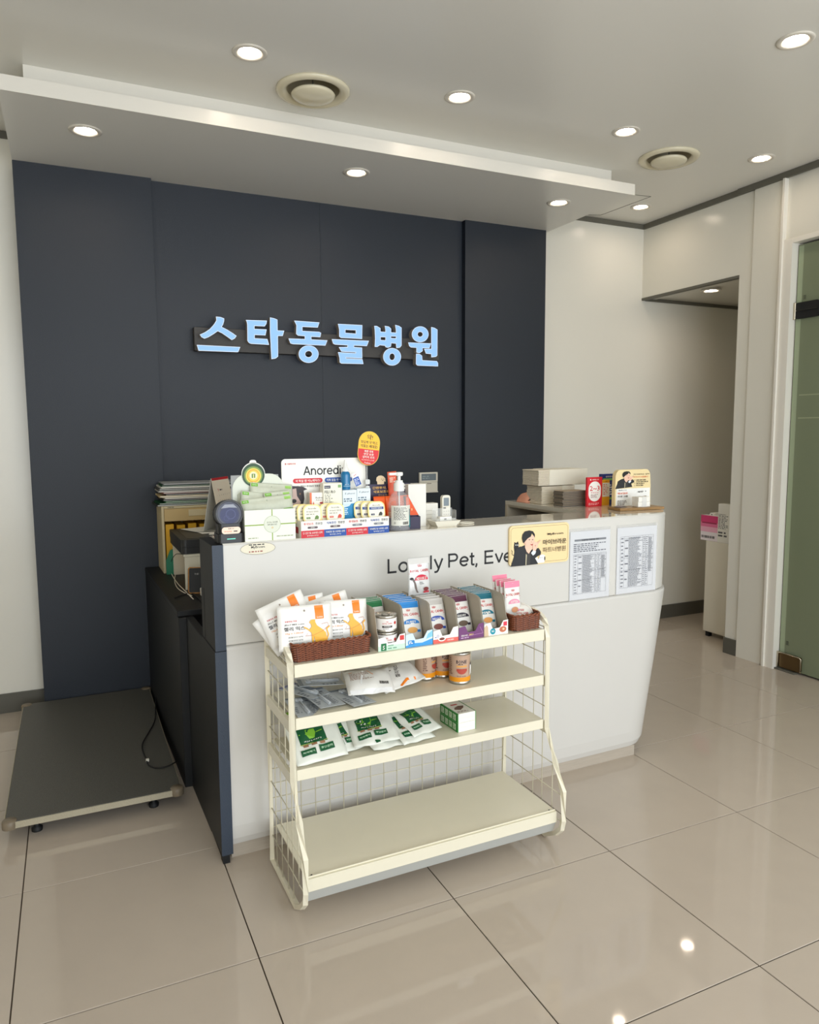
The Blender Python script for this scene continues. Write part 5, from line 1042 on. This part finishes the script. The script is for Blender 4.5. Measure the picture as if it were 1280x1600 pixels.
for bi, (lb, fc, kd, pa, npch) in enumerate(BX):
    x0 = xs[bi]+.0012; x1 = xs[bi+1]-.0012; W = x1-x0
    o = thing('display_carton', lb, 'carton', tuple(rk_w(x0, yf_, RZ1+.0004)), RR, 'open display cartons on the top shelf'); mf = M('carton_front', fc, .35)
    sp = [(0, 0), (.225, 0), (.225, .128), (.07, .130)]+ell(.055, .118, .03, .012, 5, 70, 160)+[(.020, .10), (.008, .055), (0, .046)]
    for xx in (0, W-.0012): MB().prism(sp, 0, .0012, m_grey, lambda u, v, h: (xx+h, u, v)).build('side_wall', o)
    MB().box(.0013, W-.0013, .2238, .225, 0, .118, m_grey).box(.0013, W-.0013, .0013, .2237, 0, .0012, m_grey).build('back_wall', o)
    fp = [(0, 0), (W, 0), (W, .048), (W*.80, .046), (W*.70, .030), (W*.66, .024), (W*.36, .022), (W*.32, .03), (W*.26, .043), (W*.22, .044), (0, .040)]
    fr = MB().prism(fp, 0, .0012, mf, lambda u, v, h: (u, .0-h, v)).build('front_lip', o)
    A = Art(XZf(-.0012))
    if kd == 'S': A.rect(0, 0, W, .016, (196, 226, 204)).rect(W*.10, .001, W*.30, .024, (20, 110, 64)).text('S', W*.2, .011, .013, CW, .03).text('mini', W*.46, .016, .006, (40, 130, 90), .01, w=W*.2).rect(W*.80, .028, W*.96, .043, (206, 60, 60)).micro(W*.35, .003, W*.9, .010, 1, (120, 160, 140))
    if kd == 'B': A.poly([(0, 0), (W, 0), (W, .02), (W*.6, .010), (W*.3, .012), (0, .006)], (60, 150, 214)).poly([(W*.75, .02), (W, .026), (W, .046), (W*.82, .036)], (130, 196, 232)).poly(rrect(W*.08, W*.32, .008, .022, .004), (40, 130, 200)).micro(W*.11, .010, W*.29, .020, 2, CW)
    if kd == 'R': A.rect(0, 0, W, .013, (226, 100, 90)).disc(W*.34, .013, W*.15, .008, (240, 236, 230), 16).disc(W*.34, .013, W*.11, .0045, (120, 60, 50), 14).text('CHICKEN', W*.68, .007, .005, CW, .02, w=W*.26).ring(W*.18, .024, .004, .001, (40, 80, 170), 12).micro(W*.06, .018, W*.16, .022, 1, (60, 90, 180))
    if kd == 'P': A.text('SENSORY', W*.22, .013, .0055, CW, .02, w=W*.26).text('SMELL', W*.5, .014, .0055, (230, 200, 120), .02, w=W*.2).line([(W*.3, .010), (W*.97, .014), (W*.85, .036)], .0009, (200, 150, 190)).micro(W*.08, .003, W*.6, .008, 1, (210, 180, 210))
    if kd == 'T': A.poly([(0, 0), (W*.18, 0), (W*.16, .03), (W*.1, .038), (0, .03)], (206, 180, 150)).disc(W*.36, .014, .0105, .0105, (16, 140, 160), 18).text('90', W*.36, .014, .008, CW, .02).disc(W*.78, .017, W*.15, .010, (190, 110, 80), 14).rect(W*.80, .028, W*.95, .042, (216, 60, 80)).disc(W*.8, .018, W*.05, .004, (230, 190, 150), 8)
    A.build(fr)
    m_pf = M('pouch_film', (224, 222, 216), .28, bump=.25, bscale=60)
    first = None
    for k in range(npch):
        yk = .205-k*(.115 if kd != 'S' else .055)/max(npch-1, 1)
        lb2 = ('foremost' if k == npch-1 else 'rearmost' if k == 0 else '%s from the back' % ('second', 'third', 'fourth', 'fifth', 'sixth', 'seventh')[k-1])+' pouch in the '+('green and white', 'pale blue', 'coral', 'purple', 'teal-disc')[bi]+' carton'
        hgt = .128; rz_k = .006*(k % 2)
        yk2 = yf_+yk; zk = RZ1+.003; lean = -(2+3.*k/npch)-(8 if k == npch-1 else 3)
        p = rk_w(x0+W/2, yk2-.035, zk)
        if first is None:
            first = bag('food_pouch', lb2, 'pouch', W-.012, hgt, .009, tuple(p), (math.radians(lean-8), 0, RR), m_pf, a_pouch(*pa), 'food pouches in the display cartons', seed=40+bi, crump=.0006, nx=8, ny=10)
        else:
            c = first.copy(); COL.objects.link(c); c['label'] = lb2; c.location = p; c.rotation_euler = (math.radians(lean-8), math.radians(rg.uniform(-1.5, 1.5)), RR)
            for chd in list(first.children): cc = chd.copy(); COL.objects.link(cc); cc.parent = c
# pouch standing on the third carton, cans in the first
p0 = rk_l(px(657, 935, 1, .335)); f3 = a_pouch((214, 210, 206), (200, 50, 70), (110, 50, 40), 'INSTINCTIVE')
def a_top(A, w, h):
    A.rect(-w/2+.002, h-.022, w/2-.002, h-.002, (206, 204, 200), 4, 3); crown(A, w*.02, h*.76, .0075, RC); A.text('ROYAL CANIN', 0, h*.665, .0095, RC, .02, w=w*.82).line([(-w/2+.002, h*.60), (w/2-.002, h*.60)], .0012, RC)
    A.poly(ell(w*.08, h*.42, w*.30, h*.14, 14, 0, 180), (206, 44, 70)).text('INDOOR 27', w*.08, h*.465, .0095, CW, .02, w=w*.46)
    A.poly([(w*x_, h*y_) for x_, y_ in ((-.44,.46),(-.40,.50),(-.30,.50),(-.22,.42),(-.16,.30),(-.12,.16),(-.04,.09),(-.12,.10),(-.22,.22),(-.26,.36),(-.34,.45))], (110, 96, 90)).disc(-w*.36, h*.47, w*.08, h*.035, (40, 38, 40), 10)
    A.disc(w*.28, h*.18, w*.12, h*.05, (120, 50, 50), 12).rect(w*.16, h*.08, w*.42, h*.13, (190, 60, 70)).micro(0, h*.30, w*.2, h*.38, 2, (150, 150, 150))
bag('food_pouch', 'upright white and red food pouch standing on top of the coral carton', 'pouch', .082, .132, .010, (px(656, 905, 1, .335).x, .337, .869), (math.radians(-2), math.radians(-1), .0), m_film2, a_top, seed=77, crump=.0008)
def can(name, lb, x, y, z, r, h, band, artf, grp, rz_=0):
    o = thing(name, lb, 'can', (x, y, z), rz_, grp); mm = M('tin', (190, 186, 176), .25, metal=.9)
    MB().lathe([(r*.9, .002), (r*.96, 0), (r, .002), (r, .006), (r*.97, .008), (r*.97, h-.008), (r, h-.006), (r, h-.001), (r*.96, h), (r*.92, h-.004), (0, h-.004)], mm, 36).build('tin', o)
    MB().lathe([(r*.975, .0085), (r*.975, h-.0085)], band, 36, caps=False).build('paper_label', o)
    MB().tube([(.012*math.cos(a*PI/6), .012*math.sin(a*PI/6)+.004, h-.0028) for a in range(12)], .0012, mm, 5, True).build('pull_ring', o)
    rr_ = r*.975; A = Art(lambda u, v, hh: ((rr_+hh)*math.sin(u/rr_), -(rr_+hh)*math.cos(u/rr_), v), base=.0004); artf(A, rr_, h); A.build(o)
def a_vet(A, r, h): A.text('ROYAL CANIN', -.002, h*.55, .0045, RC, .02, w=.030); crown(A, -.002, h*.63, .003, RC); A.rect(-.018, h*.30, .014, h*.42, (60, 50, 50), 6).disc(.026, h*.55, .005, .005, RC, 10).micro(-.016, h*.2, .012, h*.26, 1, (120, 120, 120)); A.text('recovery', -.002, h*.36, .004, CW, .01, w=.02)
cx_ = rk_w(xs[0]+.046, yf_+.040); m_wl = M('can_label', (232, 228, 224), .35)
can('food_can', 'lower white food can in the green carton', cx_.x, cx_.y, RZ1+.002, .0355, .052, m_wl, a_vet, 'white food cans', -.25); can('food_can', 'upper white food can in the green carton, gold lid showing', cx_.x-.001, cx_.y, RZ1+.0545, .0355, .052, m_wl, a_vet, 'white food cans', -.2)
# right basket contents: pink pouches and round tub
fpk = a_pouch((236, 130, 156), (236, 150, 176), (214, 150, 110), 'KITTEN')
for k in range(4):
    pk = rk_w(RW-.125+.035+.002*k, .028+.125-.020*k, RZ1+.012+(.012 if k == 0 else 0)); bag('kitten_pouch', ('rearmost and tallest', 'second', 'third', 'front')[k]+' pink-topped pouch standing in the small basket', 'pouch', .064, .135, .008, (pk.x, pk.y, pk.z+.012), (math.radians(-8+1.5*k), math.radians(-1), RR), m_film, fpk, 'pink-topped pouches in the small basket', seed=60+k, crump=.0006, nx=8, ny=10)
pk = rk_w(RW-.052, .085, RZ1+.042); o = thing('round_tub', 'round white lidded tub lying in the small basket', 'tub', tuple(pk)); o.rotation_euler = (math.radians(62), 0, -.3)
MB().lathe([(.030, -.022), (.034, 0), (.038, .001), (.0385, .004), (.0, .0045)], m_card, 36).build('cup', o); A = Art(lambda u, v, h: (u, v, .0046+h)); A.ring(0, 0, .034, .001, (214, 190, 180), 28); crown(A, 0, .010, .006, RC); A.text('ROYAL CANIN', 0, .002, .0065, RC, .02, w=.042); A.build(o, 'lid_print')
# ------------------------------------------------------------------ second shelf
Z2, Z3 = .586, .428
m_bn = M('bonie_label', (186, 156, 134), .4)
def a_bonie(A, r, h):
    A.rect(-r*1.5, .0086, r*1.5, .024, (226, 146, 20), 20).text('BONIE', 0, h*.72, .012, (40, 34, 52), .02, w=.036).micro(-.012, h*.62, .012, h*.66, 1, K).rect(-.018, h*.555, .018, h*.60, (220, 160, 80), 6).text('beef stew', 0, h*.27, .005, (90, 60, 50), .0, w=.03).micro(-r*1.35, h*.3, -r*.85, h*.85, 9, (120, 90, 76), seed=3)
    for i in range(10): x = -.017+.0034*i; dd = .018*math.sqrt(max(0, 1-((x+.0017)/.0175)**2)); A.rect(x, h*.50-dd, x+.0035, h*.50, (176, 70, 56))
    A.poly([(.030,.030),(.030,.062),(.034,.070),(.040,.068),(.044,.03),(.040,.03),(.038,.05),(.034,.03)], (236, 232, 226)).disc(.037, .066, .004, .005, (40, 36, 40), 10)
for (u, v), lb, rz_ in (((721, 1066), 'front milk-brown food can on the second shelf, label facing forward', -.05), ((694, 1056), 'rear middle brown food can half hidden between the other two', .25), ((667, 1060), 'left brown food can on the second shelf, small print side forward', .95)):
    p = px(u, v, 2, Z2); can('stew_can', lb, p.x, p.y+.012, Z2+.0005, .0365, .106, m_bn, a_bonie, 'brown food cans on the second shelf', rz_-.25)
# syringe packs
m_bs = M('blister_card', (176, 182, 186), .35, noise=.08, scale=40); m_bc = M('blister_clear', (220, 226, 230), .06, alpha=.35)
SP = [((.212, .240), 2, 3, .0, 'leftmost silver syringe pack lying on the second shelf'), ((.272, .255), 12, 5, .014, 'large silver syringe pack leaning over the leftmost one'), ((.365, .240), 16, 3, .006, 'right silver syringe pack under the white bag'), ((.30, .355), 82, 3, .028, 'rear silver syringe pack across the back of the shelf'), ((.235, .32), 34, 3, .020, 'silver syringe pack with violet edge behind the leftmost one')]
for i, ((x, y), rz_, rx, dz, lb) in enumerate(SP):
    o = thing('syringe_pack', lb, 'pack', (x, y, Z2+.003+dz), 0, 'silver syringe packs'); o.rotation_euler = (math.radians(rx), math.radians(4), math.radians(rz_)+PI*0)
    MB().box(-.044, .044, -.072, .072, 0, .0010, m_bs).build('card', o)
    mb = MB(); mb.tube([(-.006, -.06, .006), (-.006, .03, .006)], .0052, m_bc, 10); mb.box(-.018, .008, .03, .050, .001, .010, m_bc, c=.004); mb.build('blister', o)
    MB().tube([(-.006, -.055, .005), (-.006, .045, .005)], .0016, m_black, 6).build('syringe', o)
    A = Art(lambda u, v, h: (u, v, .0010+h)); A.micro(.008, -.06, .038, .01, 9, (110, 116, 124), seed=i); A.micro(-.038, -.05, -.02, .0, 4, (110, 116, 124), seed=i+9); A.rect(-.040, .058, .040, .070, (120, 120, 160) if i == 4 else (120, 128, 136)); A.disc(.02, .04, .006, .004, (80, 86, 96), 10); A.build(o)
def a_wb(A, w, h): A.micro(-w*.4, h*.45, w*.1, h*.75, 8, (150, 120, 100), seed=9); A.line([(-w*.4, h*.8), (0, h*.84), (w*.1, h*.6)], .003, (236, 150, 70)); A.barcode(w*.2, h*.25, w*.4, h*.35); A.rect(-w*.45, h*.02, w*.45, h*.14, (236, 236, 236), 8); A.line([(-w*.2, h*.3), (-w*.1, h*.8)], .006, (240, 240, 238))
bag('snack_bag', 'crumpled white snack bag lying face down beside the syringe packs', 'bag', .15, .115, .030, (.425, .215, Z2+.018), (math.radians(-66), math.radians(0), math.radians(-10)), m_film, a_wb, 'white snack bags on the second shelf', seed=81, crump=.0022)
def a_wb2(A, w, h): A.text('젤리믹스', w*.02, h*.55, .016, (60, 52, 50), .02, w=w*.4, rot=1.2); A.poly([(-w*.4,h*.1),(-w*.2,h*.35),(-w*.3,h*.5),(-w*.42,h*.3)], OR); A.line([(-w*.1, h*.05), (w*.1, h*.16), (w*.3, h*.12)], .008, OR); A.micro(-w*.3, h*.6, -.01, h*.9, 5, (120, 110, 100), seed=2)
bag('snack_bag', 'white and orange snack bag with a lifted right corner beside the brown cans', 'bag', .155, .12, .024, (.552, .235, Z2+.018), (math.radians(-70), math.radians(-8), math.radians(8)), m_film, a_wb2, 'white snack bags on the second shelf', seed=82, crump=.0022)
# ------------------------------------------------------------------ third shelf: green and white packs, small boxes
DG, LG = (18, 84, 48), (120, 176, 50)
def a_gr(A, w, h):
    F0 = A.f; A.f = lambda u, v, hh: F0(u, v if v > h*.84 else v*.80+h*.01, hh)
    A.rect(-w*.32, h*.38, w*.20, h*.74, DG, 8, 6).poly([(w*x_, h*y_) for x_, y_ in ((-.16,.70),(.02,.71),(.03,.62),(-.02,.50),(-.12,.50),(-.17,.60))], LG).line([(-w*.30, h*.62), (-w*.16, h*.60)], .004, LG).line([(w*.04, h*.62), (w*.16, h*.64)], .004, LG)
    A.text('치카치카', -w*.07, h*.45, .006, CW, .01, w=w*.34).line([(-w*.34, h*.385), (w*.22, h*.40)], .002, (196, 206, 110))
    for x_ in (-.28, -.12, .04): A.rect(w*x_, h*.33, w*(x_+.10), h*.38, (150, 110, 80), 2, 1)
    A.rect(-w*.36, h*.14, -w*.08, h*.27, DG, 4, 3).rect(w*.0, h*.17, w*.28, h*.31, DG, 4, 3); A.text('치석제거', -w*.22, h*.205, .008, (200, 230, 200), .03, w=w*.22).text('구강관리', w*.14, h*.24, .009, (200, 230, 200), .03, w=w*.22)
    A.rect(-w*.46, h-.013, -w*.30, h-.004, LG, 2, 1).rect(w*.22, h-.013, w*.44, h-.004, (140, 180, 90), 2, 1).disc(0, h-.010, .0022, .0022, (120, 120, 110), 10).line([(-w*.46, h-.024), (w*.46, h-.024)], .0012, (60, 110, 60))
m_gb = M('pack_pearl', (220, 222, 212), .25, bump=.3, bscale=50)
for i, (x, y, rx, ry, rz_, w_, h_, z_, lb) in enumerate((
    (.250, .178, -54, -2, 3, .165, .19, .004, 'leftmost green and white dental chew pack, lying tilted with header up'),
    (.345, .205, -58, 3, 16, .11, .17, .004, 'green and white chew pack tucked right behind the leftmost one'),
    (.485, .178, -74, 3, 8, .15, .20, .003, 'lower green and white chew pack under the middle one'),
    (.432, .190, -66, -4, -6, .15, .18, .018, 'middle green and white chew pack curving upward on top'),
    (.575, .180, -68, 3, 14, .13, .20, .004, 'green and white chew pack with pale header at the right group bottom'),
    (.615, .200, -70, 2, 18, .125, .18, .018, 'topmost right green and white chew pack beside the small boxes'))):
    bag('chew_pack', lb, 'pack', w_, h_, .013, (x, y, Z3+z_+.004), (math.radians(rx), math.radians(ry), math.radians(rz_)), m_gb, a_gr, 'green and white chew packs on the third shelf', seed=90+i, crump=.003, top=.02)
m_gbx = M('box_green', (40, 140, 50), .4)
for k in range(2):
    bx = thing('small_green_box', ('lower', 'upper')[k]+' white-ended green box of the stacked pair on the third shelf', 'box', (.722, .198, Z3+.0005+k*.0318), .06, 'stacked green boxes')
    boxp('carton', bx, 0, .070, 0, .115, 0, .0312, m_card, .0008)
    A = Art(lambda u, v, h: (-h, -u, v)); A.rect(-.115, 0, 0, .0312, (36, 136, 50)); [A.rect(-.110+j*.026, .005, -.110+j*.026+.020, .026, (214, 230, 206)) for j in range(4)]; [A.micro(-.109+j*.026, .006, -.091+j*.026, .025, 5, (90, 130, 80), seed=j) for j in range(4)]; A.build(bx, 'side_print')
    A = Art(XZf(0)); A.rect(0, 0, .002, .0312, (36, 136, 50)).rect(.068, 0, .070, .0312, (36, 136, 50)).line([(.01, .017), (.06, .014)], .0006, (200, 200, 200)); A.build(bx, 'front_print')
    if k: A = Art(lambda u, v, h: (u, v, .0312+h)); A.rect(0, 0, .003, .115, (36, 136, 50)).rect(.067, 0, .070, .115, (36, 136, 50)).poly([(.012,.04),(.03,.03),(.05,.045),(.058,.06),(.04,.065),(.02,.055)], (110, 80, 66)).rect(.02, .075, .045, .084, (200, 90, 80)).micro(.008, .01, .06, .022, 2, (150, 120, 110)); A.build(bx, 'top_print')
